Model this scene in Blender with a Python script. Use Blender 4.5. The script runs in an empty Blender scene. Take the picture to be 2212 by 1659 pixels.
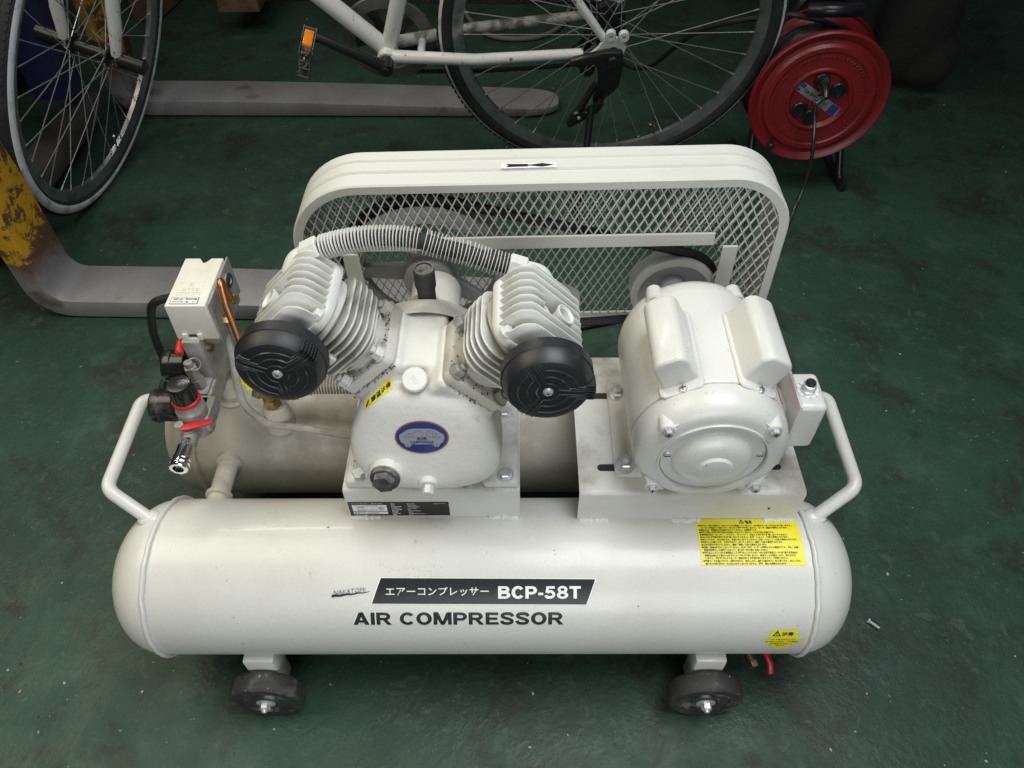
import bpy, bmesh, math, random
from mathutils import Vector, Matrix
R_ = math.radians
random.seed(7)
scn = bpy.context.scene
COL = scn.collection

# ------------------------------------------------------------------ camera
cd = bpy.data.cameras.new('camera'); cam = bpy.data.objects.new('camera', cd); COL.objects.link(cam)
cd.sensor_width = 36.0; cd.lens = 36.0 * 1628.2 / 2212.0; cd.clip_start = 0.02; cd.clip_end = 60
_p, _y, _r = R_(48.8133), R_(0.7005), R_(-0.7531)
_f = Vector((-math.sin(_y) * math.cos(_p), math.cos(_y) * math.cos(_p), -math.sin(_p)))
_x = Vector((math.cos(_y), math.sin(_y), 0)); _u = _x.cross(_f)
_x2 = math.cos(_r) * _x + math.sin(_r) * _u; _u2 = -math.sin(_r) * _x + math.cos(_r) * _u
cam.matrix_world = Matrix(((_x2.x, _u2.x, -_f.x, 0.0502), (_x2.y, _u2.y, -_f.y, -0.4922),
                           (_x2.z, _u2.z, -_f.z, 1.1363), (0, 0, 0, 1)))
scn.camera = cam

# ------------------------------------------------------------------ light of the workshop
w = bpy.data.worlds.new('World'); scn.world = w; w.use_nodes = True
w.node_tree.nodes['Background'].inputs[0].default_value = (0.80, 0.90, 1.0, 1)
w.node_tree.nodes['Background'].inputs[1].default_value = 0.035
def area(name, loc, target, sx, sy, power, col, spread=180):
    l = bpy.data.lights.new(name, 'AREA'); l.shape = 'RECTANGLE'; l.size = sx; l.size_y = sy
    l.energy = power; l.color = col; l.spread = R_(spread)
    o = bpy.data.objects.new(name, l); COL.objects.link(o); o.location = loc
    o.rotation_euler = (Vector(target) - Vector(loc)).to_track_quat('-Z', 'Y').to_euler()
    return o
area('skylight_right', (0.60, 0.02, 2.5), (0.02, -0.05, 0.2), 1.6, 1.2, 15.5, (0.93, 0.97, 1.0), 96)
area('skylight_left', (-1.45, 0.35, 2.2), (-0.25, 0.25, 0.2), 1.5, 1.4, 15.5, (1.0, 0.92, 0.66), 135)
area('door_light', (0.25, -2.3, 1.1), (0.0, 0.0, 0.2), 1.6, 1.2, 11.5, (0.95, 0.98, 1.0), 120)
area('tube_light', (-1.02, 2.02, 2.36), (-0.2, 0.0, 0.25), 1.0, 0.035, 4.0, (0.95, 1.0, 0.95), 120)
scn.view_settings.view_transform = 'Standard'; scn.view_settings.look = 'None'
scn.view_settings.exposure = 0.0; scn.view_settings.gamma = 1.0

# ------------------------------------------------------------------ materials
MAT = {}
def mat(name, col, rough=0.5, metal=0.0, var=None, bump=None, dust=None, coat=0.0, spec=0.5, rvar=0.0):
    """var: list of (scale, detail, lo, hi, colour); bump: (scale, distance); dust: (colour, lo, hi, scale) settles on upward faces"""
    m = bpy.data.materials.new(name); m.use_nodes = True; nt = m.node_tree; N = nt.nodes; L = nt.links
    b = N['Principled BSDF']; b.inputs['Roughness'].default_value = rough; b.inputs['Metallic'].default_value = metal
    b.inputs['Specular IOR Level'].default_value = spec
    b.inputs['Coat Weight'].default_value = coat; b.inputs['Coat Roughness'].default_value = 0.12
    tc = N.new('ShaderNodeTexCoord'); geo = N.new('ShaderNodeNewGeometry')
    cur = N.new('ShaderNodeRGB'); cur.outputs[0].default_value = (*col, 1); out = cur.outputs[0]
    def noise(scale, detail):
        n = N.new('ShaderNodeTexNoise'); n.inputs['Scale'].default_value = scale; n.inputs['Detail'].default_value = detail
        n.inputs['Roughness'].default_value = 0.62; L.new(geo.outputs['Position'], n.inputs['Vector']); return n.outputs['Fac']
    def rng(src, lo, hi):
        r = N.new('ShaderNodeMapRange'); r.interpolation_type = 'SMOOTHSTEP'
        r.inputs['From Min'].default_value = lo; r.inputs['From Max'].default_value = hi; L.new(src, r.inputs['Value']); return r.outputs[0]
    def mix(f, a, bcol):
        x = N.new('ShaderNodeMix'); x.data_type = 'RGBA'; L.new(f, x.inputs['Factor']); L.new(a, x.inputs[6]); x.inputs[7].default_value = (*bcol, 1)
        return x.outputs[2]
    for (sc, det, lo, hi, c2) in (var or []):
        out = mix(rng(noise(sc, det), lo, hi), out, c2)
    if dust:
        c2, lo, hi, sc = dust
        sep = N.new('ShaderNodeSeparateXYZ'); L.new(geo.outputs['Normal'], sep.inputs[0])
        up = rng(sep.outputs['Z'], -0.2, 0.9); f = rng(noise(sc, 6), lo, hi)
        mu = N.new('ShaderNodeMath'); mu.operation = 'MULTIPLY'; L.new(up, mu.inputs[0]); L.new(f, mu.inputs[1])
        out = mix(mu.outputs[0], out, c2)
        rr = N.new('ShaderNodeMapRange'); L.new(mu.outputs[0], rr.inputs['Value']); rr.inputs['To Min'].default_value = rough; rr.inputs['To Max'].default_value = min(1, rough + 0.45)
        L.new(rr.outputs[0], b.inputs['Roughness'])
    elif rvar:
        rr = N.new('ShaderNodeMapRange'); L.new(noise(14, 4), rr.inputs['Value']); rr.inputs['From Min'].default_value = .3; rr.inputs['From Max'].default_value = .7
        rr.inputs['To Min'].default_value = max(.03, rough - rvar); rr.inputs['To Max'].default_value = rough + rvar; L.new(rr.outputs[0], b.inputs['Roughness'])
    if bump:
        bp = N.new('ShaderNodeBump'); bp.inputs['Distance'].default_value = bump[1]; bp.inputs['Strength'].default_value = 1.0
        L.new(noise(bump[0], 5), bp.inputs['Height']); L.new(bp.outputs[0], b.inputs['Normal'])
    L.new(out, b.inputs['Base Color'])
    MAT[name] = m; return m
WHITE = (0.65, 0.643, 0.607); DUST = (0.29, 0.265, 0.22)
mat('white_paint', WHITE, 0.33, var=[(4, 5, .42, .75, (0.59, 0.575, 0.52)), (70, 3, .70, .76, (0.50, 0.48, 0.42)), (210, 2, .735, .75, (0.3, .28, .25))], bump=(160, 0.00035), coat=0.2, rvar=.08)
mat('dusty_paint', WHITE, 0.42, var=[(6, 4, .4, .75, (0.55, 0.53, 0.46))], dust=(DUST, .40, .68, 9), bump=(120, .0004))
mat('soiled_paint', (0.62, 0.59, 0.51), 0.5, var=[(7, 5, .38, .75, (0.50, 0.47, 0.39))], dust=((0.36, .33, .27), .25, .6, 14), bump=(120, .0005))
mat('cast_paint', (0.65, 0.64, 0.59), 0.42, var=[(9, 4, .45, .85, (0.56, 0.54, 0.48)), (240, 3, .66, .76, (0.42, .40, .35))], dust=((.34, .31, .27), .60, .80, 40), bump=(130, 0.0006))
mat('alloy_paint', (0.68, 0.68, 0.64), 0.42, var=[(10, 4, .45, .85, (0.6, 0.6, 0.55))], bump=(200, .0002))
mat('fin_paint', (0.62, 0.615, 0.57), 0.5, var=[(22, 5, .48, .72, (0.33, 0.315, 0.28))], bump=(200, .0004))
mat('guard_paint', (0.63, 0.625, 0.58), 0.35, var=[(8, 3, .45, .8, (0.58, 0.58, 0.53))], rvar=.08)
mat('mesh_paint', (0.60, 0.60, 0.56), 0.5)
mat('pulley_grey', (0.33, 0.33, 0.32), 0.5, var=[(12, 4, .4, .7, (0.24, 0.24, 0.23))])
mat('pulley_inner', (0.5, 0.5, 0.52), 0.4)
mat('belt_rubber', (0.012, 0.012, 0.012), 0.6)
mat('black_plastic', (0.016, 0.016, 0.018), 0.42, var=[(40, 6, .6, .75, (0.05, 0.05, 0.05))], rvar=.1)
mat('ridge_plastic', (0.035, 0.035, 0.038), 0.4, var=[(60, 5, .50, .68, (0.16, 0.16, 0.16))])
mat('dusty_black', (0.013, 0.013, 0.013), 0.22, dust=((0.10, .095, .085), .52, .8, 30))
mat('grimy_plastic', (0.03, 0.03, 0.03), 0.6, dust=((0.22, .205, .18), .35, .62, 60))
mat('spoke_steel', (0.55, 0.55, 0.56), 0.26, 0.8)
mat('pedal_steel', (0.36, 0.36, 0.35), 0.3, 1.0, var=[(60, 5, .45, .65, (0.10, .085, .06))])
mat('gasket_black', (0.02, 0.019, 0.018), 0.8)
mat('tyre_rubber', (0.017, 0.017, 0.019), 0.75, var=[(20, 4, .5, .8, (0.04, 0.038, 0.036))])
mat('caster_rubber', (0.028, 0.027, 0.026), 0.65, var=[(30, 5, .5, .7, (0.10, 0.09, 0.08)), (170, 3, .66, .74, (0.42, 0.40, 0.36))], bump=(160, .0006))
mat('caster_hub', (0.040, 0.040, 0.042), 0.3, var=[(40, 5, .48, .66, (0.22, .22, .21))])
mat('steel', (0.66, 0.67, 0.67), 0.32, 0.55, var=[(60, 4, .5, .8, (0.42, 0.42, 0.4))])
mat('zinc', (0.42, 0.41, 0.39), 0.55, 0.6, var=[(30, 5, .4, .7, (0.26, 0.25, 0.23))], dust=((0.3, .28, .25), .4, .7, 40))
mat('chrome', (0.78, 0.79, 0.80), 0.12, 1.0, var=[(50, 5, .55, .75, (0.45, 0.44, 0.42))])
mat('brass', (0.44, 0.33, 0.15), 0.4, 1.0, var=[(50, 4, .4, .7, (0.30, 0.23, 0.12))])
mat('copper', (0.50, 0.22, 0.10), 0.38, 1.0, var=[(40, 5, .45, .75, (0.24, 0.11, 0.06))])
mat('soft_tube', (0.40, 0.39, 0.37), 0.5, dust=(DUST, .35, .6, 30), var=[(30, 4, .55, .7, (0.1, .1, .09))])
mat('red_plastic', (0.55, 0.02, 0.022), 0.4)
mat('pink_label', (0.60, 0.10, 0.13), 0.45)
mat('ivory_plastic', (0.70, 0.675, 0.60), 0.5, var=[(12, 4, .5, .85, (0.60, 0.57, 0.48))], bump=(400, .0001))
mat('cord_black', (0.013, 0.013, 0.014), 0.5, dust=((0.12, .11, .1), .5, .8, 20))
mat('label_yellow', (0.83, 0.74, 0.02), 0.4)
mat('label_white', (0.80, 0.80, 0.78), 0.45)
mat('print_black', (0.012, 0.012, 0.014), 0.4, var=[(35, 6, .58, .82, (0.10, .10, .10))])
mat('print_white', (0.72, 0.72, 0.70), 0.45)
mat('plate_grey', (0.19, .19, .19), 0.5, var=[(60, 4, .5, .7, (.08, .08, .08))])
mat('print_grey', (0.33, 0.33, 0.33), 0.5)
mat('scuff_grey', (0.13, .13, .13), 0.6)
mat('chip_dark', (0.07, .065, .06), 0.7)
mat('grime', (0.085, .078, .068), 0.95)
mat('pale_dust', (0.45, .43, .41), 0.95)
mat('dark_cloth', (0.016, .016, .014), 0.9, var=[(7, 5, .4, .7, (.009, .009, .008))], bump=(18, .006))
mat('badge_blue', (0.018, 0.035, 0.16), 0.25, var=[(30, 3, .4, .8, (0.04, .06, .2))])
mat('badge_rim', (0.30, 0.09, 0.05), 0.4)
mat('badge_silver', (0.24, 0.27, 0.32), 0.35, 0.0)
mat('badge_line', (0.26, 0.14, 0.17), 0.4)
mat('red_paint', (0.17, 0.005, 0.008), 0.42, var=[(10, 5, .45, .75, (0.10, 0.005, 0.006)), (50, 5, .6, .75, (0.10, .02, .02))], coat=.1)
mat('bike_white', (0.66, 0.66, 0.64), 0.32, var=[(50, 6, .60, .68, (0.16, .15, .13)), (7, 4, .55, .8, (0.5, .49, .45))], coat=.3)
mat('bike_grimy', (0.40, 0.38, 0.34), 0.55, var=[(30, 6, .40, .60, (0.10, .09, .075))])
mat('rim_alloy', (0.40, 0.40, 0.42), 0.34, 0.85, var=[(18, 5, .4, .75, (0.18, .175, .18))])
mat('sidewall', (0.68, 0.68, 0.70), 0.7, var=[(30, 5, .45, .8, (0.2, .2, .2))])
mat('bike_black', (0.011, 0.011, 0.012), 0.32, var=[(30, 4, .6, .8, (0.04, .04, .04))])
mat('reflector_orange', (0.80, 0.22, 0.01), 0.2, coat=.5)
mat('ring_grey', (0.13, 0.13, 0.135), 0.45, 0.4, var=[(14, 5, .4, .7, (0.07, .07, .07))])
mat('fork_steel', (0.29, 0.285, 0.29), 0.48, 0.25, var=[(4, 6, .35, .7, (0.21, 0.20, 0.20)), (9, 5, .60, .72, (0.12, .10, .09)), (7, 3, .735, .765, (0.03, .028, .026))], bump=(25, .0008), rvar=.12)
mat('rusty_yellow', (0.62, 0.37, 0.012), 0.5, var=[(6, 6, .50, .57, (0.15, 0.06, 0.025)), (5, 6, .60, .66, (0.075, 0.05, 0.04))], bump=(30, .001))
mat('dark_blue_paint', (0.030, 0.028, 0.105), 0.5, var=[(5, 5, .5, .75, (0.012, .012, .03))])
mat('grimy_steel', (0.095, 0.085, 0.08), 0.65, var=[(7, 5, .4, .7, (0.05, 0.042, 0.038))], bump=(30, .001))
mat('old_wood', (0.16, 0.095, 0.06), 0.8, var=[(14, 6, .4, .7, (0.075, .045, .03))], bump=(60, .001))
mat('dark_metal', (0.014, 0.014, 0.013), 0.65, var=[(9, 5, .4, .75, (0.007, .007, .006))], bump=(20, .002))
mat('debris_pale', (0.36, 0.36, 0.33), 0.9)
mat('debris_dark', (0.05, 0.045, 0.04), 0.9)
mat('hose_grey', (0.16, 0.15, 0.13), 0.7)

def fork_material():
    m = bpy.data.materials.new('worn_fork'); m.use_nodes = True; nt = m.node_tree; N = nt.nodes; L = nt.links
    b = N['Principled BSDF']; geo = N.new('ShaderNodeNewGeometry'); sep = N.new('ShaderNodeSeparateXYZ'); L.new(geo.outputs['Position'], sep.inputs[0])
    def noise(sc, det, ro=.6, dist=0):
        n = N.new('ShaderNodeTexNoise'); n.inputs['Scale'].default_value = sc; n.inputs['Detail'].default_value = det
        n.inputs['Roughness'].default_value = ro; n.inputs['Distortion'].default_value = dist; L.new(geo.outputs['Position'], n.inputs['Vector']); return n.outputs['Fac']
    def rng(s_, lo, hi):
        r = N.new('ShaderNodeMapRange'); r.interpolation_type = 'SMOOTHSTEP'; L.new(s_, r.inputs['Value']); r.inputs['From Min'].default_value = lo; r.inputs['From Max'].default_value = hi; return r.outputs[0]
    def mix(f, a, c):
        x = N.new('ShaderNodeMix'); x.data_type = 'RGBA'; L.new(f, x.inputs['Factor'])
        if isinstance(a, tuple): x.inputs[6].default_value = (*a, 1)
        else: L.new(a, x.inputs[6])
        x.inputs[7].default_value = (*c, 1); return x.outputs[2]
    def add(a, k, b_):
        x = N.new('ShaderNodeMath'); x.operation = 'MULTIPLY_ADD'; L.new(a, x.inputs[0]); x.inputs[1].default_value = k; L.new(b_, x.inputs[2]); return x.outputs[0]
    c = mix(rng(noise(4, 6), .35, .7), (0.27, 0.265, 0.275), (0.195, 0.185, 0.185))
    c = mix(rng(noise(9, 5), .60, .72), c, (0.12, .10, .09))
    c = mix(rng(noise(60, 5, .7), .60, .75), c, (0.17, .15, .14))
    c = mix(rng(noise(7.5, 3, .5), .70, .73), c, (0.035, .032, .03))
    zn = add(noise(9, 6, .7), .16, sep.outputs['Z'])                   # paint survives high on the shank, bare and rusty towards the heel
    c = mix(rng(zn, .165, .235), c, (0.115, 0.055, 0.032))
    zy = add(noise(6.5, 6, .62, .5), .42, sep.outputs['Z'])
    c = mix(rng(zy, .405, .425), c, (0.56, 0.30, 0.012))
    c = mix(rng(noise(15, 6, .75, .3), .565, .60), c, (0.13, 0.058, 0.03)) if False else c
    n2 = N.new('ShaderNodeMath'); n2.operation = 'MULTIPLY'; L.new(rng(zn, .23, .25), n2.inputs[0]); L.new(rng(noise(19, 6, .75, .3), .51, .56), n2.inputs[1])
    c = mix(n2.outputs[0], c, (0.13, 0.058, 0.03))
    L.new(c, b.inputs['Base Color']); b.inputs['Roughness'].default_value = .5; b.inputs['Metallic'].default_value = .12
    bp = N.new('ShaderNodeBump'); bp.inputs['Distance'].default_value = .0008; L.new(noise(40, 6, .7), bp.inputs['Height']); L.new(bp.outputs[0], b.inputs['Normal'])
    return m
MAT['worn_fork'] = fork_material()
def floor_material():
    m = bpy.data.materials.new('green_floor_paint'); m.use_nodes = True; nt = m.node_tree; N = nt.nodes; L = nt.links
    b = N['Principled BSDF']; geo = N.new('ShaderNodeNewGeometry'); b.inputs['Specular IOR Level'].default_value = .28
    def noise(sc, det, ro=.6, dist=0):
        n = N.new('ShaderNodeTexNoise'); n.inputs['Scale'].default_value = sc; n.inputs['Detail'].default_value = det
        n.inputs['Roughness'].default_value = ro; n.inputs['Distortion'].default_value = dist; L.new(geo.outputs['Position'], n.inputs['Vector']); return n.outputs['Fac']
    def rng(s, lo, hi, a=0, z=1):
        r = N.new('ShaderNodeMapRange'); r.interpolation_type = 'SMOOTHSTEP'; L.new(s, r.inputs['Value'])
        for k, v in (('From Min', lo), ('From Max', hi), ('To Min', a), ('To Max', z)): r.inputs[k].default_value = v
        return r.outputs[0]
    def mix(f, a, c):
        x = N.new('ShaderNodeMix'); x.data_type = 'RGBA'; L.new(f, x.inputs['Factor'])
        if isinstance(a, tuple): x.inputs[6].default_value = (*a, 1)
        else: L.new(a, x.inputs[6])
        x.inputs[7].default_value = (*c, 1); return x.outputs[2]
    c = mix(rng(noise(2.3, 6), .32, .68), (0.031, 0.071, 0.049), (0.021, 0.045, 0.032))
    c = mix(rng(noise(11, 6, .7), .50, .74, 0, .75), c, (0.046, 0.094, 0.068))
    c = mix(rng(noise(6, 7, .7, .4), .50, .64, 0, .75), c, (0.022, 0.026, 0.019))
    c = mix(rng(noise(27, 6, .75, .8), .58, .64, 0, .7), c, (0.058, 0.080, 0.062))
    c = mix(rng(noise(95, 4, .7), .60, .72, 0, .55), c, (0.09, 0.12, 0.105))
    c = mix(rng(noise(46, 6, .75, .6), .66, .71, 0, .9), c, (0.014, 0.018, 0.015))
    c = mix(rng(noise(62, 3, .6, .3), .715, .735), c, (0.20, 0.21, 0.185))
    c = mix(rng(noise(150, 2, .5), .74, .77), c, (0.16, 0.17, 0.15))
    c = mix(rng(noise(23, 8, .8, 1.5), .60, .64, 0, .6), c, (0.07, 0.092, 0.076))
    L.new(c, b.inputs['Base Color'])
    L.new(rng(noise(9, 6), .3, .7, .36, .6), b.inputs['Roughness'])
    h1 = noise(48, 5, .6); h2 = noise(140, 3, .6); ad = N.new('ShaderNodeMath'); ad.operation = 'MULTIPLY_ADD'
    L.new(h2, ad.inputs[0]); ad.inputs[1].default_value = .35; L.new(h1, ad.inputs[2])
    bp = N.new('ShaderNodeBump'); bp.inputs['Distance'].default_value = .0017; L.new(ad.outputs[0], bp.inputs['Height']); L.new(bp.outputs[0], b.inputs['Normal'])
    return m
MAT['floor'] = floor_material()

# ------------------------------------------------------------------ mesh helpers
WO = {}                                  # world position of every object's origin
def frame(o, z, x=None):
    z = Vector(z).normalized(); h = Vector(x) if x is not None else (Vector((1, 0, 0)) if abs(z.x) < .9 else Vector((0, 1, 0)))
    y = z.cross(h).normalized(); xx = y.cross(z)
    return Matrix(((xx.x, y.x, z.x, o[0]), (xx.y, y.y, z.y, o[1]), (xx.z, y.z, z.z, o[2]), (0, 0, 0, 1)))
def T(x, y, z): return Matrix.Translation((x, y, z))
def nb(): return bmesh.new()
def join(bm, t, M=None, mi=None):
    if M is not None: t.transform(M)
    if mi is not None:
        for f in t.faces: f.material_index = mi
    me = bpy.data.meshes.new('t'); t.to_mesh(me); t.free(); bm.from_mesh(me); bpy.data.meshes.remove(me)
    return bm
def bevel(t, wd, seg=2, ang=30):
    es = [e for e in t.edges if len(e.link_faces) == 2 and e.calc_face_angle(0) > R_(ang)]
    bmesh.ops.bevel(t, geom=es, offset=wd, segments=seg, profile=.5, affect='EDGES', clamp_overlap=True)
def box(bm, lo, hi, bv=0, seg=2, M=None, mi=None):
    t = nb(); bmesh.ops.create_cube(t, size=1)
    c = [(a + b) / 2 for a, b in zip(lo, hi)]; s = [b - a for a, b in zip(lo, hi)]
    t.transform(T(*c) @ Matrix.Diagonal((*s, 1)))
    if bv: bevel(t, bv, seg)
    return join(bm, t, M, mi)
def lathe(bm, prof, M=None, seg=32, mi=None, closed=False):
    """prof: list of (r, z) along local z"""
    t = nb(); rings = []
    for r, z in prof:
        if r < 1e-6: rings.append([t.verts.new((0, 0, z))])
        else: rings.append([t.verts.new((r * math.cos(2 * math.pi * i / seg), r * math.sin(2 * math.pi * i / seg), z)) for i in range(seg)])
    if closed: rings.append(rings[0])
    for a, b in zip(rings, rings[1:]):
        for i in range(seg):
            j = (i + 1) % seg
            if len(a) == 1 and len(b) == 1: continue
            if len(a) == 1: t.faces.new((a[0], b[j], b[i])) if False else t.faces.new((a[0], b[i], b[j]))
            elif len(b) == 1: t.faces.new((a[i], a[j], b[0]))
            else: t.faces.new((a[i], a[j], b[j], b[i]))
    bmesh.ops.recalc_face_normals(t, faces=t.faces)
    return join(bm, t, M, mi)
def cyl(bm, p0, p1, r, seg=20, r2=None, bv=0, mi=None, x=None):
    p0 = Vector(p0); p1 = Vector(p1); h = (p1 - p0).length; r2 = r if r2 is None else r2
    if bv: prof = [(0, 0), (r - bv, 0), (r, bv), (r2, h - bv), (r2 - bv, h), (0, h)]
    else: prof = [(0, 0), (r, 0), (r2, h), (0, h)]
    return lathe(bm, prof, frame(p0, p1 - p0, x), seg, mi)
def smoothpath(pts, n=8):
    P = [Vector(p) for p in pts]; P = [2 * P[0] - P[1]] + P + [2 * P[-1] - P[-2]]; out = []
    for i in range(1, len(P) - 2):
        for k in range(n):
            t = k / n; a, b, c, d = P[i - 1:i + 3]
            out.append(.5 * ((2 * b) + (c - a) * t + (2 * a - 5 * b + 4 * c - d) * t * t + (3 * b - a - 3 * c + d) * t ** 3))
    out.append(P[-2]); return out
def fillet(pts, rad, n=6):
    P = [Vector(p) for p in pts]; out = [P[0]]
    for a, b, c in zip(P, P[1:], P[2:]):
        u = (a - b).normalized(); v = (c - b).normalized(); ang = u.angle(v); d = min(rad / math.tan(ang / 2), (a - b).length * .49, (c - b).length * .49)
        s, e = b + u * d, b + v * d
        for k in range(n + 1):
            t = k / n; out.append((1 - t) ** 2 * s + 2 * t * (1 - t) * b + t * t * e)
    out.append(P[-1]); return out
def tube(bm, pts, r, seg=10, mi=None, cap=True, closed=False, rz=None):
    P = [Vector(p) for p in pts]; t = nb(); rings = []; n = len(P); prev = None
    for i, p in enumerate(P):
        if closed: d = P[(i + 1) % n] - P[i - 1]
        else: d = P[min(i + 1, n - 1)] - P[max(i - 1, 0)]
        d.normalize()
        if prev is None:
            h = Vector((0, 0, 1)) if abs(d.z) < .9 else Vector((1, 0, 0)); x = d.cross(h).normalized()
        else: x = (prev - d * prev.dot(d)).normalized()
        prev = x; y = d.cross(x); rr = r(i / max(1, n - 1)) if callable(r) else r
        rings.append([t.verts.new(p + x * rr * math.cos(2 * math.pi * k / seg) + y * rr * math.sin(2 * math.pi * k / seg)) for k in range(seg)])
    prs = list(zip(rings, rings[1:])) + ([(rings[-1], rings[0])] if closed else [])
    for a, b in prs:
        for k in range(seg): t.faces.new((a[k], a[(k + 1) % seg], b[(k + 1) % seg], b[k]))
    if cap and not closed: t.faces.new(rings[0][::-1]); t.faces.new(rings[-1])
    bmesh.ops.recalc_face_normals(t, faces=t.faces)
    return join(bm, t, None, mi)
def prism(bm, poly, z0, z1, M=None, bv=0, seg=2, mi=None):
    t = nb(); a = [t.verts.new((x, y, z0)) for x, y in poly]; b = [t.verts.new((x, y, z1)) for x, y in poly]; n = len(poly)
    t.faces.new(a[::-1]); t.faces.new(b)
    for i in range(n): t.faces.new((a[i], a[(i + 1) % n], b[(i + 1) % n], b[i]))
    bmesh.ops.recalc_face_normals(t, faces=t.faces)
    if bv: bevel(t, bv, seg, 40)
    return join(bm, t, M, mi)
def rrect(hx, hy, r, n=5, cx=0, cy=0):
    out = []
    for k, (sx, sy) in enumerate(((1, 1), (-1, 1), (-1, -1), (1, -1))):
        for i in range(n + 1):
            a = math.pi / 2 * (k + i / n); out.append((cx + sx * (hx - r) + r * math.cos(a), cy + sy * (hy - r) + r * math.sin(a)))
    return out
def hexhead(bm, M, r, h, mi=None, flange=0):
    lathe(bm, [(0, 0), (r, 0), (r, h * .8), (r * .86, h), (0, h)], M, 6, mi)
    if flange: lathe(bm, [(0, 0), (flange, 0), (flange, h * .18), (0, h * .18)], M, 18, mi)
    return bm
def obj(name, bm, m, parent=None, ang=35, label=None, kind=None, smooth=True, origin=None):
    ms = m if isinstance(m, (list, tuple)) else [m]
    if smooth:
        for f in bm.faces: f.smooth = True
        for e in bm.edges: e.smooth = not (len(e.link_faces) != 2 or e.calc_face_angle(0) > R_(ang))
    me = bpy.data.meshes.new(name)
    if origin is None:
        xs = [v.co for v in bm.verts]
        origin = Vector([(min(v[i] for v in xs) + max(v[i] for v in xs)) / 2 for i in range(3)])
    origin = Vector(origin)
    bmesh.ops.translate(bm, verts=bm.verts, vec=-origin)
    bm.to_mesh(me); bm.free()
    for k in ms: me.materials.append(MAT[k])
    o = bpy.data.objects.new(name, me); COL.objects.link(o); WO[o.name] = origin
    if parent is not None: o.parent = parent; o.location = origin - WO[parent.name]
    else: o.location = origin
    if label: o['label'] = label
    if kind: o['kind'] = kind
    return o
def thing(name, loc, label, cat, group=None):
    o = bpy.data.objects.new(name, None); COL.objects.link(o); o.location = loc; o.empty_display_size = .05
    WO[o.name] = Vector(loc); o['label'] = label; o['category'] = cat
    if group: o['group'] = group
    return o
def tag(o, label, cat, group=None):
    o['label'] = label; o['category'] = cat
    if group: o['group'] = group
    return o
def dup(o, world, parent):
    """a copy of one part (mesh shared) with its origin at another place"""
    c = o.copy(); COL.objects.link(c); c.parent = parent; WO[c.name] = Vector(world); c.location = Vector(world) - WO[parent.name]; return c
def text(s, bold=0.0, res=1, spacing=1.0, shear=0.0):
    cu = bpy.data.curves.new('t', 'FONT'); cu.body = s; cu.resolution_u = res; cu.offset = bold; cu.space_character = spacing; cu.shear = shear
    o = bpy.data.objects.new('t', cu); me = bpy.data.meshes.new_from_object(o); t = nb(); t.from_mesh(me)
    bpy.data.objects.remove(o); bpy.data.curves.remove(cu); bpy.data.meshes.remove(me); return t
def _ell(cx, cy, a, b, c, d, t0=0, t1=360, n=28):
    q = []
    for i in range(n):
        u, v = R_(t0 + (t1 - t0) * i / n), R_(t0 + (t1 - t0) * (i + 1) / n)
        q.append([(cx + a * math.cos(u), cy + b * math.sin(u)), (cx + a * math.cos(v), cy + b * math.sin(v)), (cx + c * math.cos(v), cy + d * math.sin(v)), (cx + c * math.cos(u), cy + d * math.sin(u))])
    return q
def _rib(pts, h):
    P = [p for p in smoothpath([(x, y, 0) for x, y in pts], 5)]; q = []; N = []
    for i in range(len(P)):
        d = (P[min(i + 1, len(P) - 1)] - P[max(i - 1, 0)]).normalized(); N.append(Vector((-d.y, d.x, 0)) * h)
    for i in range(len(P) - 1): q.append([tuple((P[i] + N[i])[:2]), tuple((P[i + 1] + N[i + 1])[:2]), tuple((P[i + 1] - N[i + 1])[:2]), tuple((P[i] - N[i])[:2])])
    return q
def _bx(a, b, c, d): return [[(a, c), (b, c), (b, d), (a, d)]]
def _bowl(x, y0, y1, xr, t=.21): return _bx(.24, x, y1 - t, y1) + _bx(.24, x, y0, y0 + t) + _ell(x, (y0 + y1) / 2, xr - x, (y1 - y0) / 2, xr - x - .26, (y1 - y0) / 2 - t, -90, 90, 14)
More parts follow.
